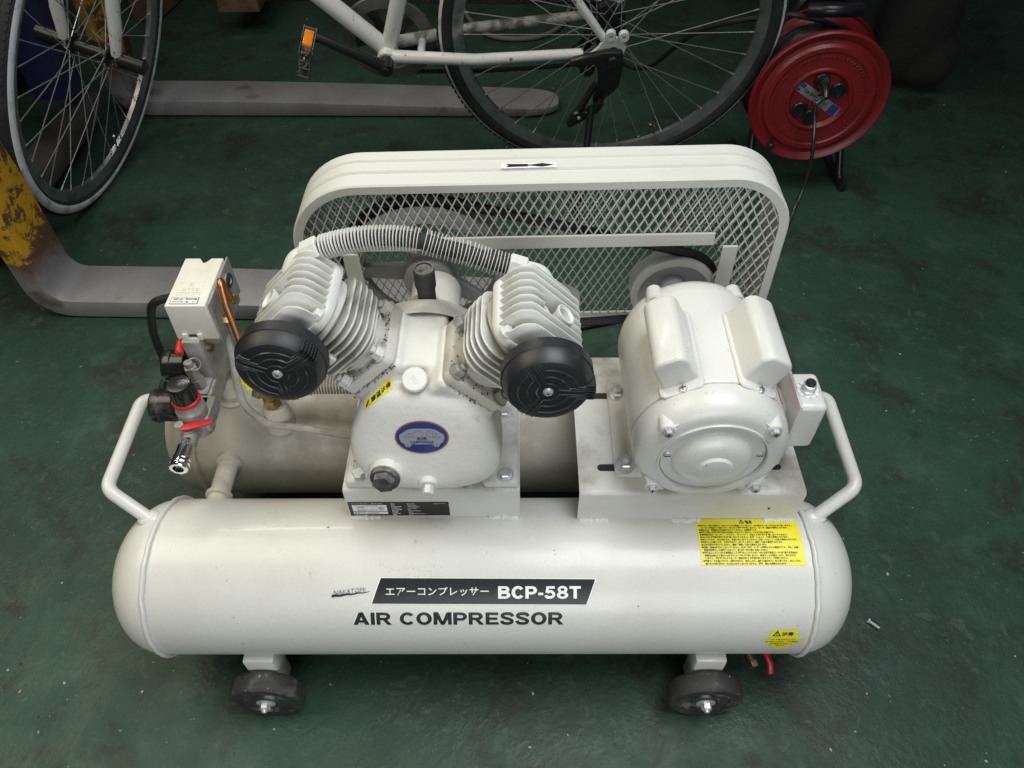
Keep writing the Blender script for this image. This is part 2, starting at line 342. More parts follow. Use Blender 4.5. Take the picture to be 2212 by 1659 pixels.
GLY = {'A': (1.04, [[(0, 0), (.29, 0), (.65, 1), (.37, 1)], [(1.04, 0), (.75, 0), (.39, 1), (.67, 1)], [(.24, .18), (.80, .18), (.74, .38), (.30, .38)]]), 'I': (.27, _bx(0, .27, 0, 1)),
 'R': (1.0, _bx(0, .26, 0, 1) + _bowl(.55, .38, 1, .92) + [[(.40, .42), (.66, .46), (1.0, 0), (.69, 0)]]), 'P': (.90, _bx(0, .26, 0, 1) + _bowl(.52, .34, 1, .90)),
 'B': (.95, _bx(0, .26, 0, 1) + _bowl(.54, .47, 1, .88, .19) + _bowl(.54, 0, .57, .95, .19)), 'C': (.97, _ell(.5, .5, .5, .52, .235, .30, 38, 322, 30)), 'O': (1.02, _ell(.51, .5, .51, .52, .235, .30)),
 'M': (1.18, _bx(0, .25, 0, 1) + _bx(.93, 1.18, 0, 1) + [[(.0, 1), (.34, 1), (.69, 0), (.47, 0)], [(1.18, 1), (.84, 1), (.49, 0), (.71, 0)]]), 'E': (.84, _bx(0, .26, 0, 1) + _bx(.2, .82, .79, 1) + _bx(.2, .77, .40, .60) + _bx(.2, .84, 0, .21)),
 'S': (.90, _rib([(.81, .68), (.72, .85), (.46, .905), (.20, .84), (.15, .70), (.28, .58), (.60, .46), (.77, .32), (.70, .15), (.45, .095), (.19, .15), (.10, .33)], .118)), 'T': (.88, _bx(0, .88, .79, 1) + _bx(.31, .57, 0, .9)), '-': (.38, _bx(0, .38, .28, .48)),
 '5': (.86, _bx(.18, .80, .80, 1) + [[(.16, 1), (.36, 1), (.30, .52), (.07, .46)]] + _rib([(.20, .50), (.36, .575), (.58, .55), (.73, .34), (.61, .15), (.38, .095), (.18, .14), (.10, .28)], .112)), '8': (.88, _ell(.44, .73, .38, .29, .15, .11) + _ell(.44, .28, .44, .30, .18, .12))}
def blocktext(s, gap):
    t = nb(); x = 0
    for n_, ch in enumerate(s):
        if ch == ' ': x += .42; continue
        wd, polys = GLY[ch]
        for k, q in enumerate(polys): t.faces.new([t.verts.new((x + a, b, 0)) for a, b in q])
        x += wd + gap
    bmesh.ops.remove_doubles(t, verts=t.verts, dist=1e-5); return t
def heavy(s, x0, x1, y0, y1, dx, dy, gap):
    out = [(fit(blocktext(s, gap), x0 + dx, x1 - dx, y0 + dy, y1 - dy), 0)]
    for k, (f, g) in enumerate(((-1, -1), (1, -1), (-1, 1), (1, 1))):
        if dx: out.append((fit(blocktext(s, gap), x0 + dx + f * dx, x1 - dx + f * dx, y0 + dy + g * dy, y1 - dy + g * dy), (k + 1) * 2e-5))
    return out
def bounds(t):
    xs = [v.co.x for v in t.verts]; ys = [v.co.y for v in t.verts]; return min(xs), max(xs), min(ys), max(ys)
def fit(t, x0, x1, y0, y1):
    a, b, c, d = bounds(t)
    for v in t.verts:
        v.co.x = x0 + (v.co.x - a) / (b - a) * (x1 - x0); v.co.y = y0 + (v.co.y - c) / (d - c) * (y1 - y0); v.co.z = 0
    return t
def scaled(t, s, x, y):
    for v in t.verts: v.co.x = v.co.x * s + x; v.co.y = v.co.y * s + y; v.co.z = 0
    return t
def polyface(pts):
    t = nb(); t.faces.new([t.verts.new((x, y, 0)) for x, y in pts]); return t
def slicey(t, step):
    a, b, c, d = bounds(t); y = math.ceil(c / step) * step
    while y < d:
        bmesh.ops.bisect_plane(t, geom=t.verts[:] + t.edges[:] + t.faces[:], plane_co=(0, y, 0), plane_no=(0, 1, 0)); y += step
    return t

# ================================================================== the setting
bm = nb(); t = nb(); bmesh.ops.create_grid(t, x_segments=8, y_segments=8, size=5); join(bm, t, T(0, 1.5, 0))
floor = obj('floor', bm, 'floor', smooth=False); floor['kind'] = 'structure'
bm = nb()
for i in range(520):
    x = random.uniform(-1.9, 1.9); y = random.uniform(-.42, 2.2) if i > 260 else random.uniform(-.42, .25)
    s = random.choice((.0011, .0014, .0018, .0024, .0032)) * (1 if random.random() < .93 else 1.7); n = random.randint(5, 7); a0 = random.random() * 6.28
    poly = [(s * random.uniform(.4, 1.3) * math.cos(a0 + k * 6.283 / n), s * random.uniform(.3, .9) * math.sin(a0 + k * 6.283 / n)) for k in range(n)]
    prism(bm, poly, 0, s * .35, T(x, y, .0003) @ Matrix.Rotation(random.random() * 6.28, 4, 'Z'), mi=0 if random.random() < .55 else 1)
obj('floor_debris', bm, ['debris_pale', 'debris_dark'], kind='stuff', smooth=False)

# ================================================================== the air compressor
AC = thing('air_compressor', (0, .13, 0), 'cream painted twin-tank air compressor on casters with a mesh belt guard', 'air compressor')
RT, ZT, XS, YB = .105, .1717, .424, .26
def tank(y0, dx=0):
    bm = nb(); prof = [(0, -XS - .073)]
    for i in range(1, 13):
        a = math.pi / 2 * i / 12; prof.append((RT * math.sin(a) ** .86, -XS - .073 * math.cos(a)))
    prof += [(RT, -XS + .002)] + [(RT, -XS + 2 * XS * i / 10) for i in range(1, 10)] + [(RT, XS - .002)]
    prof += [(r, -z) for r, z in prof[:13][::-1]]
    lathe(bm, prof, frame((dx, y0, ZT), (1, 0, 0), (0, 0, 1)), 72)
    return bm
front = obj('tank', tank(0), 'white_paint', AC, ang=60)
rear = obj('tank', tank(YB, -.010), 'soiled_paint', AC, ang=60, label='rear tank grimy with settled dust')
def bead(y0, x, m, parent):
    bm = nb(); pts = []
    for i in range(90):
        a = 2 * math.pi * i / 90; rr = RT + .0012 + random.uniform(-.0005, .0005)
        pts.append((x + random.uniform(-.0007, .0007), y0 + rr * math.cos(a), ZT + rr * math.sin(a)))
    tube(bm, pts, .0036, 8, closed=True); return obj('weld_seam', bm, m, parent, ang=80)
for x in (-XS, XS): bead(0, x, 'white_paint', front); bead(YB, x - .010, 'soiled_paint', rear)
# --- stickers on the front tank: x along the tank, v = arc length measured up from the tank's front line
def onto(t, off, y0=0):
    for v in t.verts:
        th = v.co.y / RT; r = RT + off
        v.co = Vector((v.co.x, y0 - r * math.cos(th), ZT + r * math.sin(th)))
    return t
def arc(deg): return R_(deg) * RT
def sheet(poly): return slicey(polyface(poly), .004)
def lettering(t): return slicey(t, .005)
bm = nb()
e = .0012
pl = [(-.1344, arc(43.2)), (.1345, arc(42.4)), (.1459, arc(59.4)), (-.1234, arc(60.5))]
join(bm, onto(sheet([(pl[0][0] - e * 1.6, pl[0][1] - e), (pl[1][0] + e, pl[1][1] - e), (pl[2][0] + e * 1.6, pl[2][1] + e), (pl[3][0] - e, pl[3][1] + e)]), .0004), None, 1)
join(bm, onto(sheet(pl), .0007), None, 0)
join(bm, onto(lettering(fit(text('エアーコンプレッサー', .006), -.1170, .0125, arc(48.6), arc(54.6))), .0010), None, 1)
for t_, o_ in heavy('BCP-58T', .0241, .1278, arc(46.4), arc(55.1), 0, 0, .10): join(bm, onto(lettering(t_), .0010 + o_), None, 1)
xa, xb, ya, yb = -.1590, .1065, arc(26.9), arc(37.0)
for t_, o_ in heavy('AIR COMPRESSOR', xa - .0008, xb + .0008, ya - .0008, yb + .0008, .0008, .0008, .08): join(bm, onto(lettering(t_), .0002 + o_), None, 1)
for t_, o_ in heavy('AIR COMPRESSOR', xa, xb, ya, yb, 0, 0, .09): join(bm, onto(lettering(t_), .0007 + o_), None, 0)
def turn(t, a, cx, cy):
    t.transform(T(cx, cy, 0) @ Matrix.Rotation(a, 4, 'Z') @ T(-cx, -cy, 0)); return t
join(bm, onto(turn(fit(text('NAKATOMi', -.012, 2, 1.0, .25), -.1830, -.1420, arc(50.3), arc(53.2)), R_(6), -.163, arc(51.6)), .0006), None, 0)
ul = [(-.1850 + .048 * i / 12, arc(48.3 + 3.0 * i / 12 + .25 * math.sin(i * 1.7))) for i in range(13)]
hl = [.0014 * (1 - (i / 12) ** 1.3) + .0002 for i in range(13)]
join(bm, onto(sheet([(x, v - h) for (x, v), h in zip(ul, hl)] + [(x, v + h) for (x, v), h in zip(ul[::-1], hl[::-1])]), .0006), None, 0)
for i in range(26):
    for k in range(9):
        if random.random() < .35 + .02 * i: continue
        x = -.098 + i * .0042 + random.uniform(-.0004, .0004); v = arc(54.2) + k * .0019; w_, h_ = random.uniform(.0003, .0009), random.uniform(.0002, .0006)
        join(bm, onto(polyface([(x, v), (x + w_, v), (x + w_, v + h_), (x, v + h_)]), .0014), None, 2)
obj('name_sticker', bm, ['print_black', 'label_white', 'scuff_grey'], front, smooth=False)
bm = nb()
for x, a, r in ((-.198, 97.5, .0016), (.095, 79, .0011), (.2, 41, .0012), (-.02, 8, .0010), (-.31, 33, .0009)):
    q = [(x + r * random.uniform(.5, 1.2) * math.cos(k * 1.05), arc(a) + r * random.uniform(.4, 1) * math.sin(k * 1.05)) for k in range(6)]
    join(bm, onto(polyface(q), .0003))
for i in range(22):
    x = -.125 + i * .0036 + random.uniform(-.001, .001); v = arc(64 + random.random() * 5); join(bm, onto(polyface([(x, v), (x + .0004, v), (x + .0005, v + random.uniform(.0008, .003)), (x + .0001, v + .0008)]), .0003))
obj('paint_chips', bm, 'chip_dark', front, smooth=False, kind='stuff')
def warn(bm, cx, cy, s, off, mi):
    tri = [(0, .62), (-.58, -.40), (.58, -.40)]; inn = [(0, .36), (-.36, -.27), (.36, -.27)]
    for k in range(3):
        a, b = tri[k], tri[(k + 1) % 3]; c, d = inn[(k + 1) % 3], inn[k]
        join(bm, onto(polyface([(cx + s * px, cy + s * py) for px, py in (a, b, c, d)]), off), None, mi)
    join(bm, onto(polyface([(cx + s * px, cy + s * py) for px, py in ((-.05, .2), (.05, .2), (.03, -.08), (-.03, -.08))]), off), None, mi)
    join(bm, onto(polyface([(cx + s * px, cy + s * py) for px, py in ((-.04, -.13), (.04, -.13), (.04, -.21), (-.04, -.21))]), off), None, mi)
bm = nb(); x0, x1, v0, v1 = .2806, .4120, arc(68.2), arc(103.9)
join(bm, onto(sheet([(x, y) for x, y in rrect((x1 - x0) / 2, (v1 - v0) / 2, .0018, 3, (x0 + x1) / 2, (v0 + v1) / 2)]), .0005), None, 0)
LINES = ['●電圧は、銘板の表示と一致しているか確認してください。100V用のモーターを200Vで使用しますと、', '　モーターが発熱して危険です。逆に低い電圧で使用しますと、モーター異常の原因となります。',
 '●運転中は、可動部に手を触れないでください。大変危険です。', '●作業場所には作業関係者以外は近付けないでください。特にお子様は危険です。',
 '●爆発性可燃物（シンナー、ベンジン、ガソリン等）の近くでは絶対に使用しないでください。', '●水のかかる場所や屋外では使用しないでください。感電・ショート・故障の原因となります。',
 '●水につけたり、水をかけたり、水洗いをしないでください。感電・ショート・故障の原因となります。', '●本機の上に乗ったり、物を載せたりしないでください。破損・故障の原因となります。',
 '●火気を近づけないでください。変形・破損・故障の原因となります。', '●分解・改造は絶対にしないでください。火災・感電・ケガ等の原因となり大変危険です。また、分解・',
 '　改造を原因とした事故等において、当社は一切の責任を負いません。', '●電力はコンセントから直接取ることが望ましいのですが、やむを得ず延長コードを使用する場合は、',
 '　断面積2㎟以上で長さ10m以下のコードをご使用ください。延長コードが細かったり、長すぎたり', '　しますと、電圧降下によりモーター異常を起こす場合がありますので、ご注意ください。',
 '●電源コードを傷つけたり、破損させたり、加工したり、無理に曲げたり、引っ張ったり、ねじったり、', '　重いものを載せたり、挟み込んだりしないでください。感電・発火の原因となります。']
warn(bm, .3405, arc(101.2), .0062, .0009, 1)
join(bm, onto(fit(text('警告', .03), .3455, .3540, arc(99.4), arc(102.5)), .0009), None, 1)
ts = .1265 / 47.5
for k, s in enumerate(LINES):
    join(bm, onto(scaled(text(s, .035), ts, x0 + .0022, arc(97.2) - k * .00345), .0009), None, 1)
obj('warning_sticker', bm, ['label_yellow', 'print_black'], front, smooth=False)
bm = nb()
pts = [(.3690, arc(21.3)), (.3690, arc(12.0)), (.3608, arc(11.2)), (.3868, arc(-2.5)), (.4145, arc(12.3)), (.4055, arc(12.4)), (.4035, arc(22.6))]
join(bm, onto(sheet(pts), .0005), None, 0)
warn(bm, .3775, arc(18.2), .0095, .0009, 1)
join(bm, onto(fit(text('注意', .03), .3840, .3985, arc(16.2), arc(20.2)), .0009), None, 1)
for s, xa, xb, a in (('タンク内のサビによる', .3715, .4030, 12.3), ('腐食防止のため、ご使用後は', .3660, .4085, 9.7), ('必ず水抜きを行って', .3715, .4010, 7.1), ('ください。', .3795, .3930, 4.6)):
    join(bm, onto(fit(text(s, .02), xa, xb, arc(a - .8), arc(a + .8)), .0009), None, 1)
obj('caution_sticker', bm, ['label_yellow', 'print_black'], front, smooth=False)
# --- cross pipes between the tanks
for x in (-.382, .30):
    bm = nb(); cyl(bm, (x, -.0, .215), (x, YB, .215), .0145, 20)
    for yy in (.098, .162): lathe(bm, [(.0145, 0), (.0185, .001), (.019, .006), (.0145, .009)], frame((x, yy, .215), (0, 1 if yy < .13 else -1, 0)), 18)
    obj('cross_pipe', bm, 'soiled_paint', AC)
# --- carrying handles
for s in (-1, 1):
    xo = .494 if s > 0 else .4945
    bm = nb(); tube(bm, fillet([(s * .437, .030, .266), (s * xo, .058, .300), (s * (xo + .003), .214, .300), (s * .437, .236, .266)], .022, 8), 0.0089, 14)
    for yy in (.032, .234):
        tt = nb(); bmesh.ops.create_icosphere(tt, subdivisions=2, radius=1); join(bm, tt, T(s * .440, yy, .268) @ Matrix.Diagonal((.017, .013, .009, 1)))
    obj('handle', bm, 'white_paint', AC)
# --- caster legs and casters
RW, TW = .0517, .0276
def caster(x, y, s):
    bm = nb(); a = y + s * .016
    box(bm, (x - .021, min(a, a + s * .030), .035), (x + .021, max(a, a + s * .030), .125), .003)
    box(bm, (x - .021, min(a + s * .03, a + s * .11), .078), (x + .021, max(a + s * .03, a + s * .11), .100), .003)
    obj('caster_leg', bm, 'white_paint', AC)
    bm = nb(); h = TW / 2; d = -s
    lathe(bm, [(.030, -h), (RW - .0035, -h), (RW - .0008, -h + .0022), (RW, -h + .005), (RW, h - .005), (RW - .0008, h - .0022), (RW - .0035, h), (.037, h), (.037, -h + .002), (.03, -h)], frame((x, y, RW), (0, d, 0)), 44)
    cw = obj('caster_wheel', bm, 'caster_rubber', AC)
    bm = nb()
    lathe(bm, [(.0373, -h + .003), (.0373, h - .0010), (.0345, h - .0005), (.0330, h - .0035), (.022, h - .0040), (.020, h - .0012), (.0165, h + .0005), (.0145, h - .003), (.006, h - .003), (0, h - .003)], frame((x, y, RW), (0, d, 0)), 36)
    obj('wheel_hub', bm, 'caster_hub', cw)
    bm = nb()
    lathe(bm, [(0, h - .004), (.0135, h - .004), (.0135, h), (.0115, h + .001), (0, h + .001)], frame((x, y, RW), (0, d, 0)), 24)
    hexhead(bm, frame((x, y + d * (h + .001), RW), (0, d, 0)), .0075, .008)
    cyl(bm, (x, y + d * h, RW), (x, y + d * (h + .0125), RW), .0040, 12, bv=.001)
    obj('axle_bolt', bm, 'steel', cw)
for x, y, s in ((-.3041, -.1217, 1), (.3098, -.1217, 1), (-.3041, .3817, -1), (.3098, .3817, -1)): caster(x, y, s)
# --- drain cock under the front tank
bm = nb(); cyl(bm, (.365, -.03, .05), (.365, -.03, .072), .007, 12); cyl(bm, (.372, -.020, .055), (.388, -.078, .046), .0068, 14)
hexhead(bm, frame((.387, -.074, .0466), (.27, -.95, -.15)), .0085, .009)
dv = obj('drain_cock', bm, 'brass', AC)
bm = nb(); prism(bm, [(-.004, -.004), (.004, -.004), (.0055, .022), (.004, .038), (-.003, .039), (-.005, .02)], 0, .004, frame((.404, -.050, .056), (.2, -.25, .9), (0.9, .3, 0)), .001)
tube(bm, [(.390, -.045, .052), (.404, -.052, .056), (.412, -.080, .05), (.413, -.088, .040)], .0046, 10)
obj('drain_lever', bm, 'red_plastic', dv)
# --- mounting plates: a folded channel standing on both tanks
def plate(x0, x1, y0, y1, z, name, m):
    bm = nb(); th = .004; r = .006; pr = []
    zb0 = ZT + math.sqrt(RT ** 2 - y0 ** 2) - .003; zb1 = ZT + math.sqrt(RT ** 2 - (YB - y1) ** 2) - .003
    pr = [(y0, zb0), (y0, z - r)] + [(y0 + r - r * math.cos(a), z - r + r * math.sin(a)) for a in (R_(22), R_(45), R_(68), R_(90))] + \
         [(y1 - r, z)] + [(y1 - r + r * math.sin(a), z - r + r * math.cos(a)) for a in (R_(22), R_(45), R_(68), R_(90))] + [(y1, zb1)]
    inner = [(y1 - th, zb1), (y1 - th, z - r), (y1 - r, z - th), (y0 + r, z - th), (y0 + th, z - r), (y0 + th, zb0)]
    prism(bm, pr + inner, x0, x1, Matrix(((0, 0, 1, 0), (1, 0, 0, 0), (0, 1, 0, 0), (0, 0, 0, 1))))
    o = obj(name, bm, m, AC, ang=50)
    for xx in (x0 + .022, x1 - .022) + (((x0 + x1) / 2,) if x1 - x0 > .25 else ()):
        bm = nb()
        for k in range(9):
            tt = nb(); bmesh.ops.create_icosphere(tt, subdivisions=2, radius=1)
            join(bm, tt, T(xx - .016 + .004 * k, y0 - .001 + random.uniform(-.001, .001), zb0 + .0015 + random.uniform(-.001, .001)) @ Matrix.Diagonal((.0056, .0062 + random.uniform(0, .0012), .0050, 1)))
        obj('weld_bead', bm, 'white_paint', o, ang=80)
    return o
pump_plate = plate(-.1725, .0520, .0325, .262, .3336, 'mounting_plate', 'dusty_paint')
motor_plate = plate(.1270, .4115, .0265, .264, .3336, 'mounting_plate', 'dusty_paint')
# nameplate riveted to the front of the pump plate
bm = nb(); yy = .0325
def front_face(t, off):
    for v in t.verts: v.co = Vector((v.co.x, yy - off, v.co.y))
    return t
box(bm, (-.1708, yy - .0006, .2745), (-.0400, yy + .001, .3070), mi=0)
Q = lambda a, b, c, d: polyface([(a, c), (b, c), (b, d), (a, d)])
join(bm, front_face(Q(-.1660, -.1210, .2862, .3010), .0009), None, 1); join(bm, front_face(Q(-.1660, -.1210, .2790, .2848), .0009), None, 1)
for s, xa, xb, za, zb, mi in (('エアーコンプレッサー', -.1665, -.1435, .3035, .3056, 1), ('BCP-58T', -.1400, -.1250, .3035, .3056, 1), ('100V 50/60Hz 1500W', -.1640, -.1330, .2980, .2998, 0), ('屋内用', -.1600, -.1505, .2938, .2966, 0),
    ('株式会社 ナカトミ', -.1600, -.1340, .2880, .2908, 0), ('製造番号 13AR00076', -.1650, -.1320, .2803, .2836, 0), ('MADE IN CHINA', -.1650, -.1480, .2760, .2776, 1)):
    join(bm, front_face(fit(text(s, .015), xa, xb, za, zb), .0012), None, mi)
join(bm, front_face(fit(text('PS', .02), -.1305, -.1272, .2935, .2958), .0012), None, 0); join(bm, front_face(fit(text('E', .02), -.1296, -.1280, .2902, .2926), .0012), None, 0)
tt = nb(); ring = [(math.cos(a * .3927), math.sin(a * .3927)) for a in range(16)]
for k in range(16):
    a, b = ring[k], ring[(k + 1) % 16]
    join(bm, front_face(polyface([(-.1288 + .0037 * a[0], .2931 + .0037 * a[1]), (-.1288 + .0037 * b[0], .2931 + .0037 * b[1]), (-.1288 + .0032 * b[0], .2931 + .0032 * b[1]), (-.1288 + .0032 * a[0], .2931 + .0032 * a[1])]), .0012), None, 0)
for k, (a, b) in enumerate((('形式', 'BCP-58T'), ('出力', '1.5/1.5 kW'), ('吐出空気量', '185/210 L/min'), ('使用圧力', '0.6~0.8MPa'), ('タンク容量', '58 L'), ('回転数', '1420/1700rpm'), ('騒音値', '78 dB'), ('外形寸法', '1070×380×690 mm'), ('質量', '70 kg'))):
    z = .3038 - k * .0033
    join(bm, front_face(scaled(text(a, .02), .0026, -.1150, z - .001), .0012), None, 1); join(bm, front_face(scaled(text(b, .02), .0027, -.0940, z - .001), .0012), None, 1)
join(bm, front_face(turn(fit(text('NAKATOMi', 0, 1, 1, .25), -.0600, -.0450, .3040, .3056), R_(4), -.05, .3046), .0012), None, 1)
obj('nameplate', bm, ['print_black', 'label_white'], pump_plate, smooth=False)
# slots, holes and bolts of the motor plate
for x, y, l in ((.170, .187, .026), (.170, .066, .026), (.3795, .0673, .006)):
    bm = nb(); prism(bm, rrect(.0052 + l / 2, .0052, .005, 5), .3337, .3341, T(x, y, 0)); obj('slot', bm, 'gasket_black', motor_plate, smooth=False)
bm = nb(); prism(bm, rrect(.0015, .0013, .0012, 3), 0, .0006, Matrix.Translation((.372, .0261, .299)) @ Matrix.Rotation(R_(90), 4, 'X')); obj('rivet_hole', bm, 'gasket_black', motor_plate, smooth=False)
def hexbolt(x, y, z, name, parent, m='steel', r=.0082, h=.007, stud=0):
    bm = nb(); hexhead(bm, T(x, y, z), r, h, flange=r * 1.35)
    if stud: cyl(bm, (x, y, z + h), (x, y, z + h + stud), r * .52, 14, bv=.001)
    return obj(name, bm, m, parent)
def blend(bm, voxel, it, fac=.5):
    """one continuous cast surface from overlapping solids, edges softened"""
    me = bpy.data.meshes.new('b'); bm.to_mesh(me); bm.free(); o = bpy.data.objects.new('b', me); COL.objects.link(o)
    m = o.modifiers.new('r', 'REMESH'); m.mode = 'VOXEL'; m.voxel_size = voxel
    m = o.modifiers.new('s', 'SMOOTH'); m.factor = fac; m.iterations = it
    dg = bpy.context.evaluated_depsgraph_get(); m2 = bpy.data.meshes.new_from_object(o.evaluated_get(dg)); t = nb(); t.from_mesh(m2)
    bpy.data.objects.remove(o); bpy.data.meshes.remove(me); bpy.data.meshes.remove(m2); return t
# ------------------------------------------------------------------ the pump
XC, CZ = -.061, .43
bm = nb()
foot = [(-.167, .0355), (-.128, .0355), (-.124, .042), (-.112, .075), (-.012, .075), (.004, .042), (.008, .0355), (.050, .0355), (.050, .215), (-.167, .215)]
prism(bm, foot, .3336, .3475, None, .003)
crank = obj('crankcase_foot', bm, 'dusty_paint', AC, ang=50)
WO_crank = crank
def superell(bm, c, r, n1, n2, nu=48, nv=32, mi=None):
    t = nb(); f = lambda v, n: math.copysign(abs(v) ** (2 / n), v); rings = []
    for j in range(nv + 1):
        ph = -math.pi / 2 + math.pi * j / nv; cr, sr = f(math.cos(ph), n2), f(math.sin(ph), n2)
        if j in (0, nv): rings.append([t.verts.new((c[0], c[1] + r[1] * sr, c[2]))]); continue
        rings.append([t.verts.new((c[0] + r[0] * cr * f(math.cos(2 * math.pi * i / nu), n1), c[1] + r[1] * sr, c[2] + r[2] * cr * f(math.sin(2 * math.pi * i / nu), n1))) for i in range(nu)])
    for a, b in zip(rings, rings[1:]):
        for i in range(nu):
            k = (i + 1) % nu
            if len(a) == 1: t.faces.new((a[0], b[i], b[k]))
            elif len(b) == 1: t.faces.new((a[i], a[k], b[0]))
            else: t.faces.new((a[i], a[k], b[k], b[i]))
    bmesh.ops.recalc_face_normals(t, faces=t.faces); return join(bm, t, None, mi)
EC, ER = Vector((XC, .130, .403)), Vector((.0865, .0930, .097))
TF = R_(21); FC = Vector((XC, .0285, .4360)); FN = Vector((0, -math.cos(TF), math.sin(TF))); FU = Vector((0, math.sin(TF), math.cos(TF)))
FMx = Matrix(((1, 0, 0, FC.x), (0, FU.y, FN.y, FC.y), (0, FU.z, FN.z, FC.z), (0, 0, 0, 1)))       # x right, y up the sloping face, z out of it
bm = nb(); superell(bm, EC, ER, 2.3, 2.3)
tt = nb(); superell(tt, (0, 0, 0), (.0875, .048, .0710), 2.5, 6.5)
for v in tt.verts:
    p = v.co.copy(); k = p.z / .071; p.x *= 1 - .15 * k; p.x += .007 * max(0, -k) ; v.co = FMx @ Vector((p.x, p.z - .001, -.048 - p.y))
join(bm, tt)
box(bm, (XC - .082, .060, .340), (XC + .082, .190, .400), .012, 3)
box(bm, (XC - .027, .085, .45), (XC + .027, .180, .5080), .004, 1)
YC = {-1: .130, 1: .103}
def cylM(s):
    a = Vector((s * .70711, 0, .70711)); x = Vector((.70711, 0, -s * .70711))
    return Matrix(((x.x, 0, a.x, XC), (0, 1, 0, YC[s]), (x.z, 0, a.z, CZ), (0, 0, 0, 1)))
for s in (-1, 1):
    prism(bm, rrect(.0425, .0485, .010, 4), .030, .0785, cylM(s), .004)
    prism(bm, rrect(.0405, .0470, .012, 4), .0, .060, cylM(s), .006)
bm = blend(bm, .0024, 3)
crank = obj('crankcase', bm, 'cast_paint', AC, ang=180)
# rear half of the crankcase with bearing cover and shaft hub
bm = nb()
lathe(bm, [(.084, .165), (.086, .170), (.086, .186), (.082, .189), (.066, .190), (.064, .196), (.060, .212), (.050, .228), (.034, .236), (.034, .300)], frame((XC - .002, 0, .432), (0, 1, 0)), 48)
cyl(bm, (XC - .004, .196, .478), (XC - .004, .196, .506), .019, 22, bv=.004)
obj('bearing_cover', bm, 'dusty_paint', crank, ang=40)
# breather
bm = nb(); bx = XC - .0005
cyl(bm, (bx, .200, .500), (bx, .200, .5245), .0098, 24)
lathe(bm, [(0, 0), (.0100, 0), (.0108, .001)] + [(.0108, .026), (.0104, .0275), (.0088, .028), (.0086, .0255), (0, .025)], T(bx, .200, .5245), 28)
for k in range(28):
    a = 2 * math.pi * k / 28; box(bm, (.0104, -.0005, .002), (.0112, .0005, .025), M=T(bx, .200, .5245) @ Matrix.Rotation(a, 4, 'Z'))
for px, py in ((-.003, -.002), (.0035, .0005)): cyl(bm, (bx + px, .2 + py, .5496), (bx + px, .2 + py, .5499), .0009, 8, mi=1)
bmesh.ops.transform(bm, matrix=T(bx, .2, .5) @ Matrix.Diagonal((1.15, 1.15, 1.05, 1)) @ T(-bx, -.2, -.5), verts=bm.verts)
obj('breather', bm, ['grimy_plastic', 'gasket_black'], crank)
# oil filler cap
def ell_y(x, z):
    q = abs((x - EC.x) / ER.x) ** 2.35 + abs((z - EC.z) / ER.z) ** 2.35; q = q ** (2.5 / 2.35); return EC.y - ER.y * max(0, 1 - q) ** (1 / 2.5)
oc = frame((-.0655, .0680, .5025), (0, -.42, .91), (1, 0, 0))
bm = nb(); lathe(bm, [(0, -.022), (.0105, -.022), (.0105, 0), (.0140, 0), (.0142, .0008), (.0142, .0056), (.0132, .0068), (0, .0068)], oc, 40)
for k in range(40): box(bm, (.0138, -.00055, .0012), (.0148, .00055, .0054), M=oc @ Matrix.Rotation(2 * math.pi * k / 40, 4, 'Z'))
tt = fit(text('OIL', -.01, 2), -.0062, .0062, -.0024, .0024); r = bmesh.ops.extrude_face_region(tt, geom=tt.faces[:]); bmesh.ops.translate(tt, verts=[v for v in r['geom'] if isinstance(v, bmesh.types.BMVert)], vec=(0, 0, .0006))
join(bm, tt, oc @ T(0, 0, .0067) @ Matrix.Rotation(R_(128), 4, 'Z'))
obj('oil_cap', bm, 'alloy_paint', crank)
# oval badge on the sloping front
def surf(t, off):            # lay a flat shape on the sloping front of the casting
    for v in t.verts: v.co = FMx @ Vector((.0005 + v.co.x, .0100 + v.co.y, .0002 + off))
    return t
def oval(a, b, n=40): return [(a * math.cos(2 * math.pi * i / n), b * math.sin(2 * math.pi * i / n)) for i in range(n)]
def fan(poly, rings=4):
    t = nb(); c = t.verts.new((0, 0, 0)); prev = None
    cx = sum(p[0] for p in poly) / len(poly); cy = sum(p[1] for p in poly) / len(poly); c.co = (cx, cy, 0)
    for k in range(1, rings + 1):
        cur = [t.verts.new((cx + (x - cx) * k / rings, cy + (y - cy) * k / rings, 0)) for x, y in poly]; n = len(cur)
        for i in range(n):
            j = (i + 1) % n
            t.faces.new((c, cur[i], cur[j]) if prev is None else (prev[i], cur[i], cur[j], prev[j]))
        prev = cur
    return t
bm = nb(); join(bm, surf(fan(oval(.0312, .0218)), .0008), None, 1); join(bm, surf(fan(oval(.0295, .0203)), .0012), None, 0)
body = [(-.026, -.001), (-.024, -.0065), (-.021, -.008), (-.019, -.0125), (-.0145, -.0125), (-.0125, -.009), (.0125, -.009), (.0145, -.0125), (.019, -.0125), (.021, -.008), (.024, -.0065), (.026, -.001), (.0255, .004), (.0205, .0075), (.0165, .0105), (.010, .0122), (-.010, .0122), (-.0165, .0105), (-.0205, .0075), (-.0255, .004)]
join(bm, surf(fan(body), .0016), None, 2)
